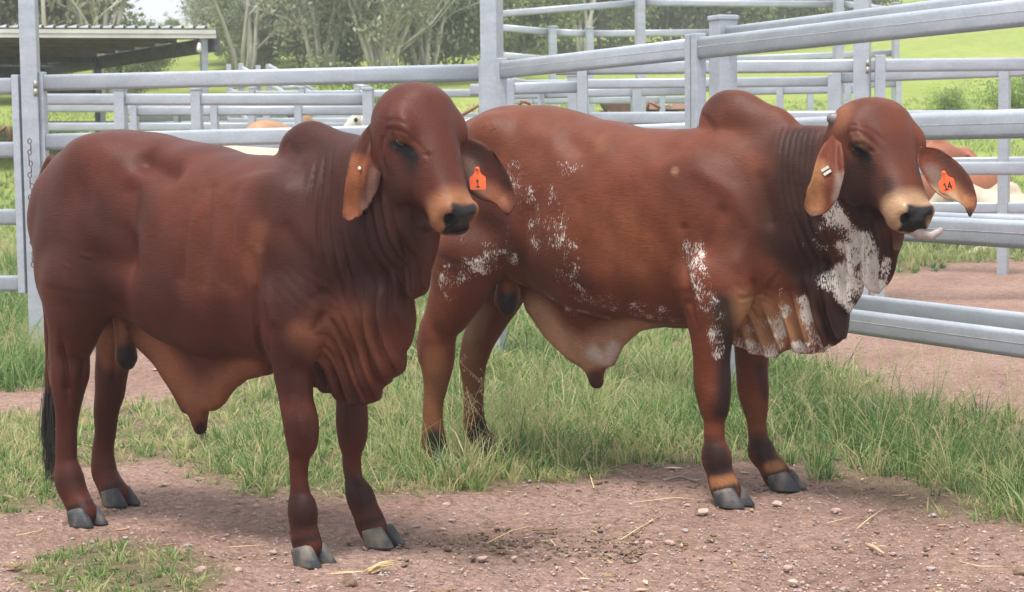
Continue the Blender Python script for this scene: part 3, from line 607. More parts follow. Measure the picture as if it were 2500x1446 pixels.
    def surface(s):               # surface nets
        f = s.f; n = f.shape; ins = f < 0
        c8 = [ins[i:n[0]-1+i, j:n[1]-1+j, k:n[2]-1+k] for i in (0, 1) for j in (0, 1) for k in (0, 1)]
        cnt = sum(c.astype(np.int8) for c in c8); act = (cnt > 0) & (cnt < 8)
        idx = np.argwhere(act); vid = np.full(act.shape, -1, np.int32); vid[act] = np.arange(len(idx))
        ps = np.zeros((len(idx), 3)); pc = np.zeros(len(idx)); I, J, K = idx.T
        cor = [(i, j, k) for i in (0, 1) for j in (0, 1) for k in (0, 1)]
        for a in range(8):
            for b in range(a+1, 8):
                ca, cb = np.array(cor[a]), np.array(cor[b])
                if np.abs(ca-cb).sum() != 1: continue
                fa = f[I+ca[0], J+ca[1], K+ca[2]]; fb = f[I+cb[0], J+cb[1], K+cb[2]]; m = (fa < 0) != (fb < 0)
                t = np.where(m, fa/np.where(m, fa-fb, 1), 0)
                ps += np.where(m[:, None], ca+(cb-ca)*t[:, None], 0); pc += m
        V = s.lo+s.h*(idx+ps/pc[:, None]); Q = []
        for ax in range(3):
            o1, o2 = [(1, 2), (2, 0), (0, 1)][ax]
            a = [slice(1, -1)]*3; a[ax] = slice(0, -1); b = [slice(1, -1)]*3; b[ax] = slice(1, None)
            A, B = ins[tuple(a)], ins[tuple(b)]; e = np.argwhere(A != B); w = [1, 1, 1]; w[ax] = 0; e = e+np.array(w)
            u = np.zeros(3, int); u[o1] = 1; v = np.zeros(3, int); v[o2] = 1
            g = lambda d: vid[tuple((e-d).T)]
            q = np.stack([g(u+v), g(v), g(0*u), g(u)], 1)
            flip = ~ins[tuple(e.T)]; q[flip] = q[flip][:, ::-1]; Q.append(q[(q >= 0).all(1)])
        return V, np.concatenate(Q)
def vnormals(V, Q):
    n = np.cross(V[Q[:, 2]]-V[Q[:, 0]], V[Q[:, 3]]-V[Q[:, 1]]); N = np.zeros_like(V)
    for i in range(4):
        for c in range(3): N[:, c] += np.bincount(Q[:, i], n[:, c], len(V))
    return N/(np.linalg.norm(N, axis=1, keepdims=True)+1e-12)
def smooth(V, Q, it=3, lam=.5, mu=-.52):
    E = np.concatenate([Q[:, [0, 1]], Q[:, [1, 2]], Q[:, [2, 3]], Q[:, [3, 0]]])
    deg = np.bincount(E[:, 0], minlength=len(V))+np.bincount(E[:, 1], minlength=len(V))
    for i in range(it*2):
        A = np.stack([np.bincount(E[:, 0], V[E[:, 1], c], len(V))+np.bincount(E[:, 1], V[E[:, 0], c], len(V)) for c in range(3)], 1)
        V = V+(lam if i % 2 == 0 else mu)*(A/deg[:, None]-V)
    return V
def leaf_strip(A, B, C, n=26, m=9, thick=.007, cup=.02):
    # an ear: two edge lines A, B (3-D points base -> tip) and C the direction the hollow sinks in
    A = np.array(A, float); B = np.array(B, float); C = np.array(C, float)
    def res(Pt):
        t = np.linspace(0, 1, len(Pt)); q = np.linspace(0, 1, n); return np.stack([pchip(t, Pt[:, i], q) for i in range(3)], 1)
    a, b = res(A), res(B); V = []
    for sgn in (1, -1):
        for i in range(n):
            for j in range(m):
                u = j/(m-1); bulge = 4*u*(1-u); w = math.sin(math.pi*min(1, .12+i/(n-1)*.88))
                edge = min(1, 5*u, 5*(1-u)); tt = thick*(edge**.5)*sgn*.5*(1 if i < n-1 else .3)
                V.append(a[i]*(1-u)+b[i]*u+C*(cup*bulge*w**.5*min(1, np.linalg.norm(b[i]-a[i])/.09)+tt))
    Q = []
    for k, o in ((0, 0), (1, n*m)):
        for i in range(n-1):
            for j in range(m-1):
                q = (o+i*m+j, o+i*m+j+1, o+(i+1)*m+j+1, o+(i+1)*m+j); Q.append(q if k == 0 else q[::-1])
    o = n*m
    for i in range(n-1):
        Q += [(i*m, (i+1)*m, o+(i+1)*m, o+i*m), (i*m+m-1, o+i*m+m-1, o+(i+1)*m+m-1, (i+1)*m+m-1)]
    for j in range(m-1): Q += [((n-1)*m+j, (n-1)*m+j+1, o+(n-1)*m+j+1, o+(n-1)*m+j), (j, o+j, o+j+1, j+1)]
    return np.array(V), np.array(Q)
# coat colours (albedo); DARK also paints in thigh, flank and jaw shade
RED, TAN, DARK, BLK, CREAM, WHITE = ((.112, .0265, .0115), (.36, .145, .062), (.034, .0115, .0075), (.008, .007, .007), (.40, .28, .18), (.50, .455, .41))
def coat_material(name, sp_scale=185.):
    m, N, L, b = newmat(name, RED, .50, 0, .16)
    a = N.new('ShaderNodeAttribute'); a.attribute_name = 'coat_shade'
    w = N.new('ShaderNodeAttribute'); w.attribute_name = 'white'
    g = N.new('ShaderNodeAttribute'); g.attribute_name = 'wet'
    n1 = noise(N, L, 9, 5, stretch=(1, 1, .6)); n2 = noise(N, L, 170, 4, stretch=(.16, 1, 1), rough=.65, rot=(0, .55, 0))
    r1 = ramp(N, L, n1.outputs['Fac'], [(.25, (.80, .78, .76)), (.5, (1, 1, 1)), (.75, (1.20, 1.19, 1.16))])
    r2 = ramp(N, L, n2.outputs['Fac'], [(.2, (.72, .72, .72)), (.8, (1.28, 1.27, 1.25))])
    c = mixc(N, L, 1., mixc(N, L, 1., a.outputs['Color'], r1.outputs[0], 'MULTIPLY'), r2.outputs[0], 'MULTIPLY')
    sp = noise(N, L, sp_scale, 5, stretch=(1, 1, .33), rough=.75); sp2 = noise(N, L, 13, 3)
    def madd(x, k, y):
        q = N.new('ShaderNodeMath'); q.operation = 'MULTIPLY_ADD'; L.new(x, q.inputs[0]); q.inputs[1].default_value = k
        if isinstance(y, float): q.inputs[2].default_value = y
        else: L.new(y, q.inputs[2])
        return q.outputs[0]
    ad = madd(sp.outputs['Fac'], 1.25, madd(sp2.outputs['Fac'], .9, madd(w.outputs['Fac'], .92, -1.085)))
    th = ramp(N, L, ad, [(.46, (0, 0, 0)), (.57, (1, 1, 1))])
    L.new(mixc(N, L, th.outputs[0], c, WHITE), b.inputs['Base Color'])
    mr = N.new('ShaderNodeMapRange'); L.new(g.outputs['Fac'], mr.inputs[0]); mr.inputs[3].default_value = .50; mr.inputs[4].default_value = .22
    L.new(mr.outputs[0], b.inputs['Roughness'])
    ms_ = N.new('ShaderNodeMapRange'); L.new(g.outputs['Fac'], ms_.inputs[0]); ms_.inputs[3].default_value = .16; ms_.inputs[4].default_value = .42; L.new(ms_.outputs[0], b.inputs['Specular IOR Level'])
    bump(N, L, b, n2.outputs['Fac'], .35, .005)
    return m
COAT = coat_material('short_coat')
M_HOOF = None
def hoof_material():
    m, N, L, b = newmat('hoof_horn', (.1, .1, .1), .52, 0, .3)
    n = noise(N, L, 14, 4, stretch=(1, 1, .6), rough=.5); r = ramp(N, L, n.outputs['Fac'], [(.34, (.020, .022, .027)), (.50, (.045, .045, .047)), (.64, (.125, .105, .083))])
    L.new(r.outputs[0], b.inputs['Base Color']); n2 = noise(N, L, 30, 3, stretch=(.4, .4, 5)); bump(N, L, b, n2.outputs['Fac'], .3, .006); return m
M_HOOF = hoof_material()
M_EYE = simple('dark_eye', (.008, .006, .006), (.012, .009, .008), 20, .08)
M_HORN = simple('grey_horn', (.10, .085, .085), (.18, .155, .15), 30, .5, bmp=.2)
M_TAG = simple('orange_plastic', (.80, .115, .02), (.86, .14, .03), 60, .38)
M_INK = simple('black_ink', (.012, .01, .01), (.02, .015, .012), 80, .5)
M_BRASS = simple('pale_metal', (.62, .58, .45), (.75, .72, .62), 60, .3, .8)
M_HAIR = simple('black_hair', (.010, .008, .008), (.022, .016, .013), 60, .45)
M_TONGUE = simple('grey_tongue', (.26, .205, .19), (.40, .33, .30), 25, .32, bmp=.25)
M_PINK = simple('pink_skin', (.45, .14, .14), (.52, .18, .17), 60, .4)
def claw(mb, x0, y0, z0, L, Wd, Ht, hd, side):
    c, s_ = math.cos(hd), math.sin(hd); rings = []; n = 18
    # height fraction, forward shift, length scale, width scale
    for hz, sh, ls, ws in ((0, .20, 1.0, .97), (.10, .205, 1.02, 1.0), (.5, .08, .88, .97), (.85, -.02, .74, .92), (1., -.06, .66, .86), (1.06, -.07, .5, .66)):
        rg = []
        for k in range(n):
            t = 2*math.pi*k/n; u = math.cos(t); v = math.sin(t)
            x = (sh+.5*ls*(u if u < 0 else u*1.05))*L; y = .5*ws*Wd*(abs(v)**.8*np.sign(v))*(1-.35*max(0, u)**2)+side*Wd*.10*max(0, u)
            z = Ht*hz*(1+.16*u) if hz > 0 else 0
            rg.append((x0+x*c-y*s_, y0+x*s_+y*c, z0+z))
        rings.append(rg)
    V = [p for r in rings for p in r]; Fc = [tuple(range(n))[::-1], tuple((len(rings)-1)*n+k for k in range(n))]
    Fc += [(i*n+k, i*n+(k+1) % n, (i+1)*n+(k+1) % n, (i+1)*n+k) for i in range(len(rings)-1) for k in range(n)]
    mb.add(V, Fc)
def build_hoof(root, p, hd, L=.120, Wd=.064, Ht=.060, splay=.10):
    mb = MB()
    for sd_ in (-1, 1):
        ox, oy = -math.sin(hd)*sd_*Wd*.53, math.cos(hd)*sd_*Wd*.53
        claw(mb, p[0]+ox, p[1]+oy, p[2], L, Wd, Ht, hd+sd_*splay, -sd_)
        dx, dy = p[0]-math.cos(hd)*.050+ox*.5, p[1]-math.sin(hd)*.050+oy*.5
        mb.tube([(dx, dy, p[2]+.125), (dx-math.cos(hd)*.016, dy-math.sin(hd)*.016, p[2]+.10), (dx-math.cos(hd)*.014, dy-math.sin(hd)*.014, p[2]+.085)], [.012, .013, .007], 8)
    return mb.build('hoof', M_HOOF, root, True)
def ear_tag(root, text, c, u, v, nrm, size, glyph=.5):
    # c centre, u across, v up in the tag's plane, nrm towards its face
    c, u, v, nrm = (np.array(q, float) for q in (c, u, v, nrm))
    half = [(0, 1.0), (.13, .98), (.2, .86), (.19, .72), (.24, .55), (.34, .38), (.62, .18), (.66, .08), (.62, -.72), (.54, -.82)]
    out = half+[(-x, y) for x, y in half[::-1][:-1]]
    n = len(out); V = [c+u*x*size+v*y*size+nrm*z for z in (.0016, -.0016) for x, y in out]
    Fc = [tuple(range(n)), tuple(range(2*n-1, n-1, -1))]+[(i, i+n, (i+1) % n+n, (i+1) % n) for i in range(n)]
    t = MB().add(V, Fc).build('ear_tag', M_TAG, root)
    b = MB(); pc = c+v*.84*size+nrm*.003
    b.tube([pc-nrm*.006, pc+nrm*.003, pc+nrm*.005], [.15*size, .13*size, .06*size], 12)
    b.build('stud', M_TAG, t, True)
    STR = {'1': [((-.16, .30), (.02, .5)), ((.02, .5), (.02, -.5)), ((-.2, -.46), (.24, -.46))], '4': [((.12, -.5), (.12, .5)), ((.12, .46), (-.26, -.16)), ((-.28, -.18), (.30, -.18))]}
    mb = MB(); nn = len(text)
    for q, ch in enumerate(text):
        ox = (q-(nn-1)/2)*.62
        for (x0, y0), (x1, y1) in STR[ch]:
            d = np.array([x1-x0, y1-y0]); Ls = np.linalg.norm(d); d /= Ls; a = u*d[0]+v*d[1]; e = np.cross(nrm, a); k = glyph*1.15
            mb.box(c+v*(-.34)*size+((x0+x1)/2+ox)*u*size*k+((y0+y1)/2)*v*size*k+nrm*.0023, ((Ls+.12)*size*k, .15*size*k, .0009+.0002*y0), np.stack([a, e, nrm], 1))
    mb.build('number', M_INK, t); return t
def head_frame(B, yaw, pitch, roll):
    y, p = math.radians(yaw), math.radians(pitch); hor = np.array([math.cos(y), -math.sin(y), 0])
    f = math.cos(p)*hor+np.array([0, 0, -math.sin(p)]); n = math.sin(p)*hor+np.array([0, 0, math.cos(p)]); l = np.cross(n, f)
    r = math.radians(roll); l2 = math.cos(r)*l+math.sin(r)*n; n2 = math.cos(r)*n-math.sin(r)*l
    return B.M @ f, B.M @ n2, B.M @ l2
def hair_tuft(root, name, pts, rad, n, ln, mat, seed=1, wd=.0016):
    # strands follow a polyline in the animal's frame, spread by rad, and end at uneven lengths
    r = np.random.default_rng(seed); pts = np.array(pts, float); V = []; Q = []; t = np.linspace(0, 1, len(pts))
    for i in range(n):
        a = r.uniform(0, .35); b = min(1, a+ln*r.uniform(.5, 1)); q = np.linspace(a, b, 9); o = r.normal(0, 1, 3)*[.6, .6, .2]; o2 = r.normal(0, 1, 3)*[.5, .5, .1]
        c = np.stack([np.interp(q, t, pts[:, k]) for k in range(3)], 1); R_ = np.interp(q, t, rad)
        c = c+R_[:, None]*(o[None]*.8+o2[None]*np.linspace(0, 1, 9)[:, None]**2*1.1)
        an = r.uniform(0, 6.28); s_ = np.array([math.cos(an), math.sin(an), 0])*wd; k = len(V)
        w = np.linspace(1, .25, 9)[:, None]; V += list(c-s_*w)+list(c+s_*w)
        Q += [(k+j, k+j+1, k+9+j+1, k+9+j) for j in range(8)]
    return link(name, np_mesh(name, V, Q), mat, root)
def build_bull(cfg, h=.0065):
    B = Fr(cfg['o'], cfg['hd']); s = cfg.get('s', 1.)
    root = empty('bull', B.o, B.ang)
    V3 = Vol((-1.05*s, -.42, -.02), (1.68*s, .42, 1.84*s), h)
    X, Y, Z = np.eye(3)
    V3.loft((0, 0, 0), X, Z, Y, cfg['torso'], k=.04, e=2.35)
    for c, r, k in cfg['ell']:
        for sg in (-1, 1): V3.ell((c[0], c[1]*sg, c[2]), r, k)
    V3.loft((0, 0, 0), X, Z, Y, cfg['neck'], k=.07, e=2.2, curve=cfg['neckcurve'])
    for e in cfg['hump']: V3.ell(*e)
    def nodes(L, y): 
        out = []
        for px, py, r in L:
            p = B.on(px, py, y); out.append((*p, r*B.mpp(p)))
        return out
    def fine(Pn):                  # more stations, so the limb's outline is a curve
        A = np.array(Pn); t = np.concatenate([[0], np.cumsum(np.linalg.norm(np.diff(A[:, :3], axis=0), axis=1))]); q = np.linspace(0, t[-1], len(A)*4)
        return np.stack([pchip(t, A[:, i], q) for i in range(4)], 1).tolist()
    V0 = Vol.chain
    for L, y, sy in cfg['legs']: V3.chain(fine(nodes(L, y)), .045, sy)
    for L, y, k, sy in cfg['chains']: V3.chain(nodes(L, y), k, sy)
    for poly, y, t, k, wv, tp in cfg['sheets']:
        V3.sheet([B.on(px, py, y)[[0, 2]] for px, py in poly], t, y, k, wv, tp)
    f, n, l = head_frame(B, *cfg['headang']); O = B.on(*cfg['poll'], cfg['polly']); hs = cfg['hs']; hw = cfg.get('hw', 1.)
    Hh = lambda a, nn, ll: O+hs*(f*a+n*nn+l*ll)
    V3.loft(O, f, n, l, [tuple(np.array(r)*hs*np.array((1, 1, 1, hw))) for r in cfg['head']], k=.035, e=2.25)
    Rh = np.stack([f, n, l])
    for a, nn, ll, ra, rn, rl, k in cfg['headell']:
        for sg in (-1, 1): V3.ell(Hh(a, nn, ll*sg*hw), np.array((ra, rn, rl))*hs, k, Rh)
    for a, nn, ll, ra, rn, rl, k in cfg['headcut']:
        for sg in (-1, 1): V3.ell(Hh(a, nn, ll*sg*hw), np.array((ra, rn, rl))*hs, k, Rh, cut=True)
    V, Q = V3.surface(); V = smooth(V, Q, 3)
    # ears join the same body mesh
    for A, Bd, cup, th in cfg['ears']:
        a3 = [B.loc(P(*p)) for p in A]; b3 = [B.loc(P(*p)) for p in Bd]
        mid = (np.array(a3).mean(0)); side = np.array(b3).mean(0)-mid; ax = np.array(a3[-1])-np.array(a3[0])
        C = np.cross(ax, side); C /= np.linalg.norm(C); tocam = B.loc(CP)-mid
        if C @ tocam > 0: C = -C
        v, q = leaf_strip(a3, b3, C, 40, 15, th, cup); Q = np.concatenate([Q, q+len(V)]); V = np.concatenate([V, v])
    N = vnormals(V, Q); nb = len(V)
    bvh = BVHTree.FromPolygons(V.tolist(), Q.tolist())
    o_l = B.loc(CP)
    def pick(px, py):
        d = B.M @ ray(px, py); hit = bvh.ray_cast(Vector(o_l), Vector(d/np.linalg.norm(d)), 50)
        return None if hit[0] is None else np.array(hit[0])
    def samp(pts, step=5):
        out = []
        if len(pts) == 1: pts = [pts[0], pts[0]]
        for (x0, y0), (x1, y1) in zip(pts[:-1], pts[1:]):
            m = max(1, int(math.hypot(x1-x0, y1-y0)/step))
            for i in range(m+1):
                p = pick(x0+(x1-x0)*i/m, y0+(y1-y0)*i/m)
                if p is not None: out.append(p)
        return np.array(out) if out else None
    def dist(S_, r, arg=False):
        D = np.full(len(V), 9.); T = np.zeros(len(V)); lo, hi = S_.min(0)-r, S_.max(0)+r
        idx = np.where(((V > lo) & (V < hi)).all(1))[0]
        for c in range(0, len(idx), 20000):
            i = idx[c:c+20000]; q = ((V[i][:, None, :]-S_[None])**2).sum(2); D[i] = np.sqrt(q.min(1))
            if arg: T[i] = q.argmin(1)/max(1, len(S_)-1)
        return (D, T) if arg else D
    off = np.zeros(len(V))
    for pts, sg, am in cfg['sculpt']:
        S_ = samp(pts)
        if S_ is None: continue
        D = dist(S_, sg*3); off += am*np.exp(-(D/sg)**2)
    for pts, sg, am in cfg['folds']:       # skin folds: creases that fade out at both ends
        S_ = samp(pts)
        if S_ is None: continue
        D, T = dist(S_, sg*4, True); tp = np.clip(np.minimum(T, 1-T)*4, 0, 1)**.7
        off += tp*(-am*np.exp(-(D/sg)**2)+am*.30*np.exp(-((D-2.4*sg)/(1.3*sg))**2))
    for pts, rad, am, lam, dr, ph in cfg['wrinkle']:   # loose skin: many narrow creases between rounded ridges
        S_ = samp(pts, 10)
        if S_ is None: continue
        D = dist(S_, rad*1.7); w = np.clip(1.5-D/rad, 0, 1); w = w*w*(3-2*w)
        x, z = V[:, 0], V[:, 2]
        wp = .16*np.sin(11*z+5*x+ph)+.10*np.sin(23*z-9*x+2*ph)+.25*np.sin(4.3*z+ph*3)
        u = (x*dr[0]+z*dr[1])/lam+wp; md = .65+.35*np.sin(17*x+7*z+ph)
        off += w*am*md*(np.abs(np.sin(math.pi*u))**.55-.75)
    off += .0022*np.sin(31*V[:, 0]+9*V[:, 2])*np.sin(27*V[:, 2]+13*V[:, 1]+1.)+.003*np.sin(13*V[:, 0]+2.)*np.sin(15*V[:, 2]-7*V[:, 0])
    col = np.tile(np.array(RED)*np.array(cfg.get('tint', (1, 1, 1))), (len(V), 1)); wh = np.full(len(V), .0); wet = np.zeros(len(V))
    for pts, rad, c, am in cfg['paint']:  # coat markings, with some body shading painted in as darker and lighter strokes
        S_ = samp(pts, 10)
        if S_ is None: continue
        D = dist(S_, rad*1.6); w = am*np.clip(1.5-D/rad, 0, 1); w = w*w*(3-2*w) if am >= 1 else w
        col = col*(1-w[:, None])+np.array(c)*w[:, None]
    for fn in cfg['paintfn']: col = fn(V, N, col, dict(O=O, f=f, n=n, l=l, hs=hs, hw=hw, muz=cfg['muz']))
    col = col*np.array(cfg['gain'])
    for pts, rad, am in cfg['white']:
        S_ = samp(pts, 8)
        if S_ is None: continue
        D = dist(S_, rad*2); wh = np.maximum(wh, am*np.clip(1.6-D/rad, 0, 1))
    for pts, rad in cfg['wet']:
        S_ = samp(pts, 6)
        if S_ is None: continue
        D = dist(S_, rad*1.6); w = np.clip(1.5-D/rad, 0, 1); wet = np.maximum(wet, w)
    V = V+N*off[:, None]
    me = np_mesh('body', V, Q); attr(me, 'coat_shade', col, 'COLOR'); attr(me, 'white', wh); attr(me, 'wet', wet)
    body = link('body', me, COAT, root)
    hdl = 0.
    for px, py, y, tw in cfg['hooves']:
        p = B.on(px, py, y); build_hoof(root, (p[0], p[1], 0.), math.radians(tw), *cfg.get('hoofsize', ()))
    # eyes
    for sg in (-1, 1):
        a, nn, ll, r = cfg['eye']; c = Hh(a, nn, ll*sg*hw); bm = bmesh.new(); bmesh.ops.create_uvsphere(bm, u_segments=20, v_segments=12, radius=r*hs)
        e = bpy.data.meshes.new('eye'); bm.to_mesh(e); bm.free()
        for p_ in e.polygons: p_.use_smooth = True
        eo = link('eye', e, M_EYE, root); eo.location = c
    return root, B, Hh, (f, n, l), pick
HEAD = [(0, -.045, -.10, .055), (.02, .004, -.16, .095), (.06, .038, -.215, .124), (.12, .058, -.245, .134), (.19, .053, -.262, .125), (.25, .041, -.260, .111),
        (.31, .028, -.228, .094), (.37, .017, -.180, .079), (.43, .010, -.140, .070), (.48, .006, -.124, .070), (.515, -.004, -.120, .068), (.545, -.03, -.108, .052)]
HEADELL = [(.188, -.010, .102, .062, .036, .030, .03),      # brow over the eye
           (.212, -.036, .106, .030, .017, .018, .012),     # upper lid
           (.26, -.165, .075, .11, .07, .03, .04),          # cheek
           (.505, -.022, .038, .026, .030, .026, .02), (.485, -.118, .012, .036, .020, .034, .02)]      # nostril wings
HEADCUT = [(.236, -.060, .128, .026, .012, .020, .02), (.535, -.036, .041, .030, .021, .015, .010)]
def mirrored(name): pass
def paint_head(V, N, col, Hd):
    # muzzle ring, nose pad and cheeks by their place on the head
    q = V-Hd['O']; a = q @ Hd['f']/Hd['hs']; n = q @ Hd['n']/Hd['hs']; l = np.abs(q @ Hd['l'])/Hd['hs']/Hd['hw']
    near = (a > .3) & (a < .62) & (l < .14) & (n < .06) & (n > -.26)
    ring = np.clip((a-.418-.30*np.clip(-.06-n, 0, .2))/.05, 0, 1)**1.2*near
    ring *= np.clip((.14-l)/.02, 0, 1)
    c = np.array(Hd.get('muz', (.22, .10, .045)))
    col = col*(1-.9*ring[:, None])+c*.9*ring[:, None]
    pad = np.clip((a-.497)/.012, 0, 1)*np.clip((.050-l)/.01, 0, 1)*np.clip((n+.100)/.012, 0, 1)*near
    col = col*(1-pad[:, None])+np.array(BLK)*1.2*pad[:, None]
    return col
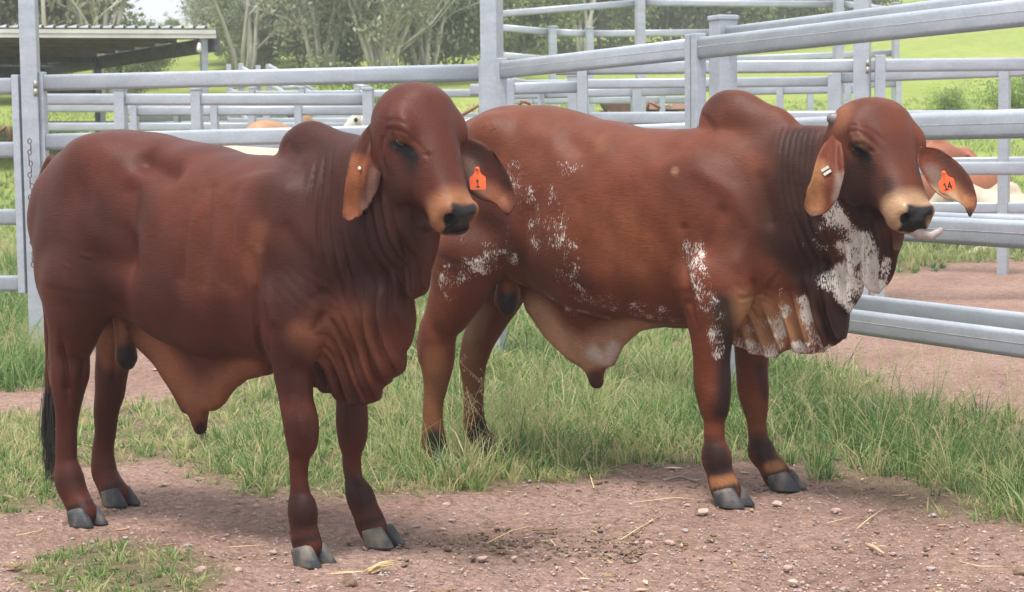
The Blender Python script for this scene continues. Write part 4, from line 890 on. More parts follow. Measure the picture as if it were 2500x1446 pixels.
B1 = dict(o=(-1.113, 6.614), hd=(1.031, -.763), headang=(60, 53, -6), poll=(1014, 190), polly=-.03, hs=1.03, gain=(.56, .50, .56), muz=(.36, .165, .066),
    torso=[(-.84, 1.27, 1.02, .07, 1.2), (-.80, 1.345, .93, .145, 1.2), (-.72, 1.425, .86, .195, 1.2), (-.60, 1.475, .82, .225, 1.2), (-.45, 1.50, .79, .235, 1.18),
           (-.33, 1.49, .76, .24, 1.14), (-.15, 1.462, .70, .268, 1.05), (0, 1.44, .668, .282, 1.0), (.15, 1.412, .66, .285, .98), (.3, 1.392, .67, .27, .98), (.45, 1.385, .67, .245, 1.0),
           (.6, 1.375, .67, .205, 1.02), (.72, 1.32, .70, .165, 1.0), (.82, 1.22, .76, .12, 1.0), (.87, 1.12, .86, .06, 1.0)],
    neck=[(.30, 1.36, .82, .15), (.5, 1.40, .84, .175), (.65, 1.435, .88, .17), (.78, 1.455, .94, .152), (.90, 1.455, .99, .135), (1.0, 1.43, 1.04, .115), (1.06, 1.36, 1.10, .07)],
    neckcurve=[(.3, 0), (.65, 0), (.9, -.02), (1.06, -.05)],
    ell=[((.50, .165, 1.06), (.20, .075, .26), .10), ((.60, .185, .84), (.11, .075, .16), .05), ((-.56, .15, 1.02), (.215, .11, .29), .06), ((-.44, .15, 1.37), (.13, .07, .09), .10), ((-.74, .10, 1.16), (.10, .09, .17), .05)],
    hump=[((.525, 0, 1.385), (.142, .088, .128), .022), ((.64, 0, 1.38), (.13, .075, .09), .05)],
    legs=[([(705, 740, 72), (708, 800, 66), (712, 860, 55), (716, 920, 51), (723, 980, 45), (735, 1035, 48), (738, 1072, 44), (733, 1115, 29), (730, 1165, 24), (731, 1203, 27), (738, 1248, 39), (741, 1288, 36), (745, 1312, 39), (752, 1334, 40)], -.18, .85),
          ([(840, 800, 66), (848, 870, 54), (853, 930, 46), (857, 980, 42), (859, 1025, 43), (860, 1065, 38), (860, 1115, 24), (863, 1165, 24), (877, 1212, 38), (892, 1248, 35), (903, 1272, 38), (912, 1292, 39)], .18, .85),
          ([(190, 690, 95), (186, 750, 82), (178, 815, 64), (170, 865, 53), (170, 902, 53), (168, 945, 46), (164, 1010, 32), (163, 1060, 28), (161, 1118, 29), (170, 1175, 40), (186, 1215, 37), (195, 1235, 39), (203, 1250, 40)], -.17, .85),
          ([(285, 720, 90), (287, 780, 70), (281, 840, 52), (274, 895, 46), (269, 945, 41), (260, 1000, 33), (256, 1060, 28), (252, 1110, 30), (254, 1148, 35), (266, 1178, 35), (274, 1194, 37), (281, 1206, 38)], .17, .85)],
    chains=[([(142, 845, 24), (127, 884, 15), (139, 930, 20)], -.17, .03, .8), ([(300, 770, 24), (306, 830, 22), (308, 872, 26), (309, 885, 20)], .0, .02, 1.1),
            ([(482, 980, 27), (485, 1020, 22), (489, 1046, 18)], 0, .015, 1.), ([(130, 395, 20), (112, 440, 20), (104, 520, 17), (108, 640, 15), (118, 760, 13), (120, 860, 11), (121, 960, 9)], .0, .012, 1.),
            ([(700, 690, 75), (880, 690, 70)], 0, .06, 1.)],
    sheets=[([(300, 740), (320, 800), (345, 850), (390, 900), (430, 970), (452, 1008), (478, 1016), (500, 1003), (525, 1004), (548, 985), (572, 950), (605, 928), (660, 918), (700, 880), (640, 800), (450, 780)], 0., .04, .028, (.006, .13, .3, .5), (.42, .70, .018, .055)),
            ([(860, 560), (960, 520), (1068, 560), (1062, 600), (1055, 650), (1046, 700), (1018, 732), (998, 726), (985, 700), (975, 760), (880, 760)], -.03, .026, .035, (.014, .06, .12, 1.2), (.88, 1.12, .017, .05)),
            ([(690, 760), (700, 860), (755, 935), (770, 948), (810, 962), (850, 986), (890, 996), (925, 975), (935, 945), (955, 932), (980, 905), (990, 850), (996, 780), (990, 700), (930, 640), (780, 640)], -.01, .03, .04, (.018, .062, .06, .4), (.55, .85, .020, .09)),
            ],
    head=HEAD, headell=HEADELL, headcut=HEADCUT, eye=(.226, -.046, .098, .022),
    ears=[([(905, 300, 6.02), (878, 335, 5.98), (856, 385, 5.95), (845, 440, 5.94), (838, 490, 5.95), (836, 525, 5.95), (848, 541, 5.95)],
           [(925, 325, 6.0), (930, 370, 5.93), (934, 410, 5.90), (926, 450, 5.89), (908, 490, 5.91), (884, 525, 5.93), (853, 543, 5.95)], .030, .012),
          ([(1122, 330, 6.05), (1150, 338, 6.05), (1184, 352, 6.04), (1226, 399, 6.02), (1251, 455, 6.01), (1258, 500, 6.0), (1243, 525, 6.0)],
           [(1118, 392, 6.02), (1126, 425, 5.99), (1142, 462, 5.97), (1172, 484, 5.96), (1205, 495, 5.97), (1222, 512, 5.98), (1236, 527, 6.0)], .038, .012)],
    sculpt=[([(470, 470), (455, 560), (440, 680)], .022, -.006), ([(520, 460), (508, 560), (495, 690)], .022, -.006), ([(570, 470), (560, 570), (550, 690)], .022, -.005), ([(560, 430), (640, 440), (690, 470)], .05, .006), ([(250, 470), (240, 560)], .06, .010), ([(700, 560), (760, 640), (770, 720)], .03, -.008), ([(720, 900), (716, 960)], .014, -.004), ([(738, 1030), (742, 1060)], .020, .004), ([(350, 385), (385, 412), (410, 420)], .055, -.048), ([(300, 640), (300, 560), (315, 470)], .065, -.034), ([(290, 760), (300, 700), (310, 600)], .05, -.012), ([(200, 620), (210, 540)], .09, .010), ([(150, 850), (160, 900), (162, 950)], .012, -.010), ([(205, 880), (200, 940)], .014, -.005), ([(282, 850), (276, 930)], .012, -.006),
            ([(640, 620), (650, 700), (665, 780)], .02, .008), ([(240, 640), (300, 640)], .06, -.01), ([(775, 800), (800, 760), (790, 720)], .02, -.008),
            ([(430, 560), (440, 700)], .03, -.004), ([(500, 540), (510, 700)], .03, -.004), ([(560, 520), (570, 700)], .03, -.004),
            ([(700, 470), (660, 590)], .04, .008), ([(700, 350), (720, 380), (735, 405)], .02, -.008)],
    folds=[([(152, 800), (152, 850), (160, 900), (166, 950), (166, 1000)], .011, .008), ([(212, 840), (204, 900), (198, 960)], .012, .004), ([(284, 830), (278, 880), (274, 950)], .010, .005), ([(612, 600), (617, 660), (622, 720), (632, 790), (648, 870)], .018, .012), ([(942, 345), (948, 315), (975, 318), (1005, 338), (1035, 368)], .006, .003), ([(950, 352), (980, 352), (1012, 372)], .006, .008), ([(1035, 372), (1050, 385)], .008, .005),
           ([(618, 690), (624, 770), (640, 870)], .008, .010), ([(634, 710), (640, 790), (650, 880)], .008, .008), ([(648, 730), (655, 800), (662, 860)], .008, .005),
           ([(1085, 566), (1115, 563), (1150, 556)], .005, .006), ([(935, 330), (932, 370), (945, 430)], .008, .006), ([(940, 300), (960, 292), (1000, 305)], .006, .003),
           ([(905, 345), (890, 400), (885, 470)], .009, .006), ([(1005, 545), (1025, 600), (1035, 680)], .009, .010), ([(975, 560), (995, 640), (1003, 720)], .009, .011), ([(150, 640), (170, 655), (165, 690)], .006, -.003), ([(195, 620), (225, 628)], .006, -.003)],
    wrinkle=[([(800, 420), (800, 520), (820, 640)], .075, .013, .036, (1, .10), 0.), ([(850, 400), (840, 560), (870, 700)], .065, .016, .038, (1, .14), .8), ([(920, 560), (940, 680), (960, 800)], .10, .022, .046, (1, .16), 2.),
             ([(830, 830), (880, 900), (840, 930), (930, 900)], .085, .016, .036, (1, .2), 3.1), ([(700, 700), (760, 720)], .07, .003, .030, (.7, .7), 1.), ([(1030, 650)], .06, .006, .035, (1, .3), 4.)],
    paint=[([(330, 560), (400, 600), (520, 720), (380, 740)], .10, (.075, .0185, .0085), .45), ([(420, 380), (560, 410), (680, 440)], .09, (.135, .036, .018), .5), ([(330, 345), (250, 350)], .08, (.135, .038, .020), .5), ([(690, 700), (700, 800), (700, 900)], .08, DARK, .45), ([(170, 1000), (165, 1100)], .06, (.085, .022, .010), .5), ([(750, 330), (800, 330), (850, 350)], .11, DARK, .6), ([(720, 450), (800, 500), (820, 620), (760, 650)], .14, DARK, .6), ([(900, 600), (930, 700), (960, 640)], .13, DARK, .75), ([(850, 420), (900, 560)], .06, DARK, .5),
           ([(120, 520), (150, 640), (230, 640), (240, 560)], .12, DARK, .45), ([(200, 700), (180, 780)], .09, DARK, .35), ([(450, 480), (540, 520), (520, 620)], .14, (.165, .046, .018), .6), ([(962, 350), (985, 362), (1010, 385)], .020, BLK, 1.), ([(985, 375), (1005, 400)], .03, BLK, .6), ([(1000, 430), (990, 470)], .05, DARK, .5),  # thigh darkened and barrel brightened: coat tone plus muscle shading put into the colour
           ([(960, 335), (1000, 342)], .018, (.19, .08, .036), .6), ([(1000, 230), (1060, 260)], .10, (.15, .046, .026), .5), ([(940, 430), (950, 500), (1000, 560)], .06, DARK, .6),  # jaw and cheek strokes paint in the shading below the eye
           ([(632, 560), (622, 610), (616, 670)], .035, TAN, .28), ([(735, 825), (775, 835), (785, 870)], .05, TAN, .6), ([(800, 800), (860, 790), (890, 850), (840, 880)], .085, TAN, .28), ([(250, 830), (262, 870)], .05, TAN, .7), ([(275, 830), (285, 790)], .04, TAN, .7), ([(600, 900), (540, 960), (480, 980), (420, 900), (360, 830)], .07, TAN, .75),
           ([(290, 800), (280, 880)], .05, TAN, .6), ([(856, 515), (858, 450), (872, 400)], .030, (.40, .145, .052), .9), ([(850, 532)], .02, (.20, .055, .03), .6), ([(915, 420), (905, 470), (890, 500)], .020, (.22, .13, .085), .6),
           ([(1150, 395), (1140, 420), (1170, 465)], .03, (.24, .165, .11), .7), ([(1200, 470), (1225, 490)], .035, (.32, .13, .055), .8), ([(1170, 365), (1215, 400), (1245, 450)], .025, (.06, .02, .0125), .8), ([(1150, 370), (1170, 385)], .02, (.05, .025, .02), .7),
           ([(715, 860), (712, 940)], .06, DARK, .35), ([(735, 1030), (745, 1060)], .045, DARK, .45), ([(725, 1235), (745, 1240), (740, 1262)], .058, DARK, .9), ([(705, 1330), (750, 1318), (790, 1308)], .014, BLK, .7),
           ([(870, 1200), (890, 1215)], .055, DARK, .9), ([(870, 1280), (910, 1272), (935, 1262)], .014, BLK, .7), ([(860, 960), (862, 1050)], .05, DARK, .4),
           ([(175, 890), (180, 950)], .045, DARK, .35), ([(160, 1175), (190, 1172)], .05, DARK, .6), ([(158, 1250), (200, 1232), (235, 1222)], .014, BLK, .75), ([(240, 1200), (270, 1190), (295, 1180)], .014, BLK, .75), ([(285, 930), (262, 1060)], .05, DARK, .4),
           ([(308, 865), (310, 890)], .035, (.022, .018, .017), 1.), ([(490, 1045), (492, 1060)], .02, BLK, .9)],
    paintfn=[paint_head], white=[([(948, 605), (950, 625)], .012, .22), ([(808, 950), (790, 945)], .012, .25)],
    wet=[([(1100, 515), (1130, 515), (1160, 515), (1130, 545)], .020)],
    hooves=[(757, 1378, -.18, -3), (926, 1332, .18, 4), (206, 1281, -.17, 0), (287, 1232, .17, 3)])
def tagbull(root, B, text, _, top, bot, d, wpx, rot=0.):
    # the tag hangs just in front of the hollow of the ear, facing out of it
    t, b = B.loc(P(*top, d)), B.loc(P(*bot, d)); v = (t-b); L = np.linalg.norm(v); v /= L
    n = B.loc(CP)-(t+b)/2; n -= v*(n @ v); n /= np.linalg.norm(n); n = n+np.cross(v, n)*rot; n /= np.linalg.norm(n); u = np.cross(v, n)
    return ear_tag(root, text, (t+b)/2, u, v, n, L/1.82)
def horn_bud(root, Hh, fr, ln, sc, hw=1.):
    f, n, l = fr; out = -l*.86-f*.30+n*.1; out /= np.linalg.norm(out); p = Hh(.075, -.075, -.100*hw); hn = MB()
    hn.tube([p, p+out*ln*.5, p+out*ln*.85, p+out*ln], [.031*sc, .028*sc, .018*sc, .005*sc], 12); return hn.build('horn', M_HORN, root, True)
def finish_bull1():
    root, B, Hh, fr, pick = build_bull(B1)
    hair_tuft(root, 'tail_switch', [B.on(px, py, 0.) for px, py in [(120, 900), (121, 980), (120, 1050), (124, 1110), (122, 1175)]], [.010, .022, .028, .026, .016], 420, .9, M_HAIR, 3)
    t = [B.on(px, py, 0.) for px, py in [(490, 1030), (492, 1050), (494, 1075)]]
    hair_tuft(root, 'sheath_hair', t, [.014, .016, .012], 60, 1., M_HAIR, 4, .0010)
    tagbull(root, B, '1', [(1152, 408), (1150, 462), (1188, 455)], (1165, 410), (1167, 466), 5.955, 42)
    horn_bud(root, Hh, fr, .024, .6)
    b = pick(878, 412); bt = MB(); k = B.loc(CP)-b; k /= np.linalg.norm(k)
    bt.tube([b-k*.004, b+k*.006, b+k*.008], [.007, .007, .004], 10); bt.build('ear_button', M_BRASS, root, True)
    tag(root, 'dark red humped bull with orange ear tag 1, nearest the camera', 'bull', 'red bulls standing in the yard')
    return root, B, Hh, fr, pick
bull1 = finish_bull1()
B2 = dict(o=(.36, 7.64), hd=(1.21, -.90), headang=(71, 51, -6), poll=(2128, 230), polly=-.03, hs=1.06, hw=1.2, gain=(.72, .71, .78), muz=(.46, .285, .150), tint=(1.32, 1.40, 1.25),
    torso=[(-.86, 1.36, 1.06, .07, 1.26), (-.80, 1.44, .96, .15, 1.26), (-.70, 1.515, .90, .20, 1.25), (-.58, 1.565, .86, .235, 1.25), (-.42, 1.60, .83, .25, 1.22), (-.30, 1.60, .80, .258, 1.18),
           (-.12, 1.572, .735, .285, 1.08), (.02, 1.535, .70, .30, 1.03), (.15, 1.51, .685, .30, 1.0), (.3, 1.488, .68, .288, 1.0), (.45, 1.48, .68, .262, 1.02), (.6, 1.49, .68, .23, 1.05), (.75, 1.47, .70, .19, 1.05),
           (.88, 1.38, .74, .145, 1.03), (.98, 1.26, .84, .09, 1.03)],
    neck=[(.45, 1.44, .86, .17), (.65, 1.46, .84, .19), (.80, 1.475, .82, .18), (.95, 1.488, .86, .16), (1.08, 1.485, .94, .14), (1.18, 1.46, 1.02, .115), (1.26, 1.38, 1.12, .07)],
    neckcurve=[(.45, 0), (.8, 0), (1.05, -.02), (1.25, -.05)],
    ell=[((.62, .175, 1.08), (.21, .08, .27), .10), ((.74, .205, .86), (.12, .078, .17), .05), ((-.58, .165, 1.08), (.225, .11, .30), .06), ((-.42, .17, 1.47), (.10, .07, .08), .08), ((-.76, .11, 1.22), (.10, .09, .17), .05)],
    hump=[((.665, 0, 1.505), (.148, .092, .135), .022), ((.80, 0, 1.48), (.14, .08, .095), .05)],
    legs=[([(1730, 700, 80), (1735, 760, 66), (1737, 830, 52), (1738, 890, 47), (1741, 942, 48), (1742, 982, 43), (1743, 1030, 27), (1745, 1075, 25), (1750, 1120, 38), (1757, 1152, 34), (1764, 1175, 38), (1771, 1196, 40)], -.21, .85),
          ([(1835, 780, 62), (1836, 850, 45), (1837, 905, 42), (1839, 945, 41), (1843, 985, 35), (1847, 1040, 23), (1852, 1072, 24), (1862, 1108, 35), (1876, 1130, 33), (1887, 1146, 36), (1897, 1162, 38)], .21, .85),
          ([(1140, 620, 95), (1125, 690, 78), (1098, 755, 60), (1072, 805, 50), (1066, 842, 50), (1068, 885, 43), (1063, 940, 31), (1058, 990, 26), (1056, 1035, 28), (1060, 1078, 33), (1068, 1104, 32), (1077, 1122, 37)], -.20, .85),
          ([(1215, 690, 82), (1200, 750, 60), (1180, 805, 46), (1162, 850, 40), (1155, 885, 35), (1155, 930, 29), (1156, 975, 26), (1157, 1010, 28), (1160, 1042, 31), (1168, 1065, 31), (1178, 1080, 36)], .20, .85)],
    chains=[([(1050, 800, 24), (1029, 834, 15), (1042, 872, 20)], -.20, .03, .8), ([(1240, 690, 26), (1238, 730, 30), (1240, 748, 22)], .0, .02, 1.1), ([(1452, 880, 27), (1454, 912, 22), (1456, 932, 18)], 0, .015, 1.), ([(1740, 650, 80), (1900, 650, 75)], 0, .06, 1.)],
    sheets=[([(1270, 690), (1290, 760), (1330, 820), (1390, 880), (1430, 903), (1460, 905), (1500, 893), (1518, 850), (1560, 812), (1622, 798), (1700, 800), (1680, 740), (1450, 720)], 0., .04, .028, (.006, .13, .3, .5), (.48, .74, .018, .055)),
            ([(2000, 520), (2100, 470), (2206, 545), (2204, 600), (2186, 655), (2168, 695), (2148, 718), (2128, 716), (2112, 690), (2098, 725), (2078, 768), (2066, 758), (2040, 740), (2000, 740)], -.03, .027, .035, (.015, .065, .15, 1.2), (.88, 1.12, .018, .05)),
            ([(1770, 740), (1788, 836), (1830, 862), (1890, 875), (1928, 853), (1960, 863), (2012, 863), (2042, 842), (2066, 830), (2068, 770), (2062, 720), (2030, 640), (1880, 640)], -.01, .03, .04, (.018, .068, .08, .4), (.60, .88, .021, .09))],
    head=HEAD, headell=HEADELL, headcut=HEADCUT, eye=(.226, -.046, .098, .022),
    ears=[([(2032, 328, 6.62), (2010, 355, 6.58), (1994, 390, 6.55), (1984, 430, 6.54), (1970, 470, 6.55), (1963, 505, 6.55), (1976, 530, 6.55)],
           [(2054, 350, 6.60), (2060, 390, 6.54), (2060, 430, 6.50), (2050, 470, 6.49), (2034, 500, 6.51), (2012, 522, 6.53), (1982, 532, 6.55)], .030, .012),
          ([(2246, 358, 6.64), (2285, 362, 6.64), (2320, 382, 6.63), (2352, 412, 6.62), (2376, 452, 6.61), (2386, 495, 6.60), (2372, 530, 6.60)],
           [(2242, 400, 6.62), (2256, 430, 6.59), (2275, 458, 6.57), (2305, 482, 6.56), (2338, 492, 6.57), (2356, 508, 6.58), (2365, 531, 6.60)], .035, .012)],
    sculpt=[([(1700, 420), (1790, 470), (1840, 560), (1800, 640)], .035, .008), ([(1760, 520), (1720, 620)], .03, -.010), ([(1860, 440), (1880, 540)], .03, -.010), ([(1560, 420), (1640, 400)], .05, .006), ([(1345, 340), (1300, 330)], .05, .008), ([(1742, 960), (1744, 985)], .020, .004), ([(1390, 345), (1420, 365)], .055, -.016), ([(1275, 670), (1280, 600), (1290, 520)], .05, -.014), ([(1668, 560), (1672, 640), (1680, 740)], .022, -.012),
            ([(1700, 600), (1705, 680)], .03, .006), ([(1710, 280), (1730, 300), (1740, 320)], .02, -.008), ([(1480, 480), (1490, 640)], .03, -.004), ([(1550, 470), (1560, 640)], .03, -.004), ([(1420, 500), (1425, 640)], .03, -.004), ([(1160, 560), (1210, 560)], .06, -.008)],
    folds=[([(2068, 345), (2072, 322), (2095, 318), (2125, 340), (2150, 372)], .006, .005), ([(2078, 352), (2105, 352), (2135, 375)], .006, .008), ([(2066, 330), (2080, 306), (2120, 312), (2165, 350)], .006, .004),
           ([(2190, 575), (2215, 573), (2245, 566)], .005, .006), ([(2040, 350), (2042, 400), (2055, 450)], .008, .006), ([(1680, 700), (1690, 760), (1700, 800)], .008, .006),
           ([(1165, 318), (1190, 300), (1180, 330)], .004, -.003), ([(1190, 322), (1208, 312), (1202, 300)], .004, -.003), ([(1905, 660), (1860, 720), (1800, 730)], .008, .007), ([(2115, 600), (2108, 660), (2110, 700)], .010, .012)],
    wrinkle=[([(1930, 330), (1930, 420), (1925, 520)], .06, .007, .026, (1, .08), 0.), ([(1985, 340), (1975, 440), (1960, 520)], .06, .009, .026, (1, .10), .8), ([(2000, 560), (2020, 640), (2050, 700)], .09, .016, .040, (1, .18), 2.),
             ([(1840, 780), (1900, 800), (1960, 800), (2020, 790)], .09, .014, .040, (1, .2), 3.1), ([(1830, 700), (1880, 720)], .06, .004, .030, (.7, .7), 1.), ([(2100, 640)], .06, .006, .035, (1, .3), 4.), ([(1400, 560), (1560, 600)], .14, .002, .06, (1, .1), 4.)],
    paint=[([(2110, 290), (2150, 350), (2180, 440), (2100, 430)], .10, (.080, .023, .014), .55), ([(1290, 640), (1350, 620), (1420, 660)], .10, DARK, .35), ([(1700, 430), (1800, 480), (1840, 600)], .12, DARK, .30), ([(1240, 330), (1330, 360), (1380, 430)], .09, (.14, .040, .017), .5), ([(1500, 560), (1560, 640)], .10, (.23, .078, .026), .45), ([(1200, 300), (1300, 290), (1450, 320), (1600, 350)], .10, (.16, .048, .022), .5), ([(1760, 250), (1810, 260), (1870, 330)], .08, (.07, .023, .014), .6), ([(1745, 240)], .05, DARK, .5),
           ([(1950, 350), (1940, 450), (1950, 560)], .12, DARK, .95), ([(1950, 590), (2000, 680), (2040, 780)], .11, DARK, 1.), ([(2080, 450), (2070, 540), (2150, 620), (2180, 640)], .09, DARK, .9), ([(2120, 450), (2130, 520)], .06, DARK, .7), ([(2040, 780), (2045, 820)], .05, DARK, 1.),
           ([(1880, 480), (1900, 580)], .09, DARK, .45), ([(2082, 352), (2100, 365), (2118, 385)], .018, BLK, 1.), ([(2105, 380), (2122, 410)], .026, BLK, .6), ([(2165, 450), (2170, 470)], .03, BLK, .6), ([(2080, 430), (2090, 470)], .05, DARK, .6),
           ([(2085, 340), (2115, 352)], .018, (.22, .11, .05), .7), ([(2060, 270), (2052, 300)], .035, TAN, .5), ([(1990, 500), (1985, 450), (2000, 410)], .030, (.40, .175, .068), .95), ([(2050, 430), (2042, 480)], .020, (.26, .20, .15), .8),
           ([(2290, 440), (2275, 420), (2300, 470)], .03, (.20, .16, .12), .6), ([(2330, 470), (2358, 498)], .035, (.36, .165, .07), .85), ([(2300, 380), (2345, 420), (2372, 460)], .022, (.09, .035, .022), .8), ([(2368, 520)], .02, (.03, .02, .018), .8), ([(1990, 528)], .02, (.1, .06, .05), .7),
           ([(1120, 620), (1200, 560)], .10, DARK, .5), ([(1150, 480), (1230, 540), (1250, 620)], .07, DARK, .35), ([(1465, 360), (1462, 345)], .03, (.2, .075, .03), .5), ([(1648, 418)], .016, (.32, .16, .08), .8),
           ([(1650, 560), (1640, 640)], .04, (.20, .062, .022), .5), ([(1450, 600), (1540, 640), (1400, 560)], .12, (.20, .062, .022), .4),
           ([(1310, 760), (1360, 830), (1430, 870), (1500, 830), (1560, 790)], .07, (.42, .23, .125), .95), ([(1500, 850), (1480, 880), (1450, 860)], .03, (.55, .45, .36), .8), ([(1452, 920), (1455, 945)], .03, DARK, .8),
           ([(1810, 770), (1880, 770), (1940, 790), (1840, 820)], .085, (.40, .20, .085), .85), ([(1762, 745), (1774, 820), (1775, 900), (1775, 960), (1768, 1000)], .045, BLK, .85), ([(1720, 900), (1718, 960)], .035, (.17, .04, .014), .5),
           ([(1735, 1105), (1752, 1115), (1745, 1140), (1765, 1140)], .055, BLK, .85), ([(1740, 1180), (1765, 1178), (1790, 1172)], .024, (.34, .15, .06), .9), ([(1735, 1202), (1770, 1195), (1805, 1185)], .014, BLK, .8), ([(1842, 1030), (1840, 980)], .04, (.19, .062, .02), .6),
           ([(1852, 1090), (1872, 1095), (1868, 1112)], .050, BLK, .85), ([(1878, 1142), (1900, 1138)], .024, (.34, .15, .06), .9), ([(1868, 1165), (1900, 1158), (1925, 1150)], .014, BLK, .8), ([(1860, 900), (1872, 960)], .03, DARK, .7),
           ([(1060, 880), (1050, 960), (1050, 1040)], .05, (.24, .10, .04), .8), ([(1085, 900), (1075, 960)], .03, (.2, .085, .035), .6), ([(1060, 1070), (1070, 1100)], .045, BLK, .95), ([(1150, 880), (1148, 960), (1150, 1010)], .045, (.19, .085, .038), .7), ([(1165, 780), (1150, 860)], .045, (.22, .11, .05), .7), ([(1060, 800), (1090, 740)], .05, (.20, .06, .02), .6),
           ([(1180, 760), (1150, 820)], .04, (.24, .14, .07), .6), ([(1175, 1040), (1165, 1060)], .04, BLK, .9), ([(1240, 735), (1242, 760)], .04, (.030, .024, .022), 1.), ([(1262, 690), (1240, 700)], .03, TAN, .5)],
    paintfn=[paint_head],
    white=[([(1255, 420), (1280, 470), (1297, 520), (1305, 590)], .065, .44), ([(1330, 470), (1365, 530), (1350, 600), (1320, 560)], .07, .37), ([(1085, 690), (1130, 665), (1180, 650), (1245, 625)], .058, .46), ([(1098, 720), (1110, 690), (1095, 660)], .04, .44), ([(1250, 570), (1240, 630)], .045, .40), ([(1365, 415), (1410, 395)], .045, .32), ([(1110, 560), (1200, 580)], .06, .30),
           ([(1690, 610), (1705, 670), (1720, 720), (1740, 760)], .055, .47), ([(1735, 770), (1750, 830), (1755, 860)], .04, .40), ([(1400, 620), (1380, 690), (1440, 740), (1520, 750), (1640, 770)], .06, .43), ([(1330, 715), (1400, 760), (1480, 774)], .035, .46), ([(1560, 770), (1660, 782)], .03, .52),
           ([(2030, 510), (2062, 570), (2075, 640), (2050, 690), (2025, 690)], .048, .66), ([(2100, 590), (2125, 660), (2145, 710)], .055, .68), ([(2030, 680), (2065, 720), (2075, 755)], .042, .66), ([(2095, 710), (2085, 640), (2110, 640)], .055, .68), ([(2055, 550), (2100, 600)], .045, .62), ([(2165, 640), (2155, 700)], .025, .62),
           ([(1805, 840), (1880, 864), (1900, 830), (1910, 760)], .040, .56), ([(1840, 800), (1890, 790)], .04, .46), ([(1965, 740), (1985, 800), (2000, 850)], .040, .57), ([(1945, 848), (2015, 858)], .036, .62), ([(1908, 710), (1905, 770)], .016, .5), ([(1490, 835), (1500, 875)], .024, .42), ([(1995, 530), (2010, 600)], .035, .36), ([(1960, 600), (1975, 640)], .03, .28)],
    wet=[([(2205, 505), (2235, 505), (2262, 505), (2235, 535)], .020)],
    hooves=[(1780, 1236, -.21, -2), (1910, 1192, .21, 4), (1085, 1150, -.20, 0), (1190, 1102, .20, 3)], hoofsize=(.126, .066, .064, .10))
def finish_bull2():
    root, B, Hh, fr, pick = build_bull(B2)
    tagbull(root, B, '14', 0, (2303, 420), (2318, 470), 6.555, 42)
    f, n, l = fr
    horn_bud(root, Hh, fr, .055, 1., 1.2)
    b = pick(2017, 417); k = B.loc(CP)-b; k /= np.linalg.norm(k); bt = MB(); u = np.cross(k, [0, 0, 1.]); u /= np.linalg.norm(u); w = np.cross(u, k)
    d1 = (u*.8-w*.5); d1 /= np.linalg.norm(d1); d2 = np.cross(k, d1)
    for s_ in (-1, 1): bt.box(b+k*.006+d2*.008*s_, (.030, .010, .008), np.stack([d1, d2, k], 1))
    bt.build('ear_clip', M_BRASS, root, False)
    tn = MB(); d0 = B.wor(Hh(.52, -.12, 0))[1]
    q = [Hh(.50, -.100, .0)]+[B.loc(P(px, py, d0+dd)) for px, py, dd in [(2226, 560, -.01), (2250, 572, -.03), (2274, 576, -.04), (2292, 566, -.04), (2300, 557, -.04)]]
    tn.tube(q, [.026, .024, .021, .019, .014, .006], 10); t = tn.build('tongue', M_TONGUE, root, True)
    sw = [B.on(px, py, .02) for px, py in [(1052, 700), (1050, 780)]]
    tag(root, 'reddish bull flecked with white, tongue out, orange ear tag 14', 'bull', 'red bulls standing in the yard')
    return root
bull2 = finish_bull2()
# ================================================================ other cattle in the far pens
def cow_material(name, base, blotch=None, sc=2.2, th=.55):
    m, N, L, b = newmat(name, base, .55, 0, .35); n = noise(N, L, sc, 3, rough=.5); n2 = noise(N, L, 12, 4)
    r = ramp(N, L, n2.outputs['Fac'], [(.3, tuple(.88*c for c in base)), (.7, tuple(min(1, 1.08*c) for c in base))]); c = r.outputs[0]
    if blotch: k = ramp(N, L, n.outputs['Fac'], [(th, (0, 0, 0)), (th+.03, (1, 1, 1))]); c = mixc(N, L, k.outputs[0], c, blotch)
    a = N.new('ShaderNodeAttribute'); a.attribute_name = 'coat_shade2'; L.new(mixc(N, L, 1., c, a.outputs['Color'], 'MULTIPLY'), b.inputs['Base Color']); return m
CREAMC = cow_material('cream_coat', (.42, .345, .26)); WHITEC = cow_material('white_coat', (.50, .465, .41)); TANC = cow_material('tan_coat', (.34, .19, .10))
REDW = cow_material('red_and_white_coat', (.24, .085, .04), (.50, .45, .39), 2.0, .50); REDC = cow_material('red_coat', (.26, .085, .045))
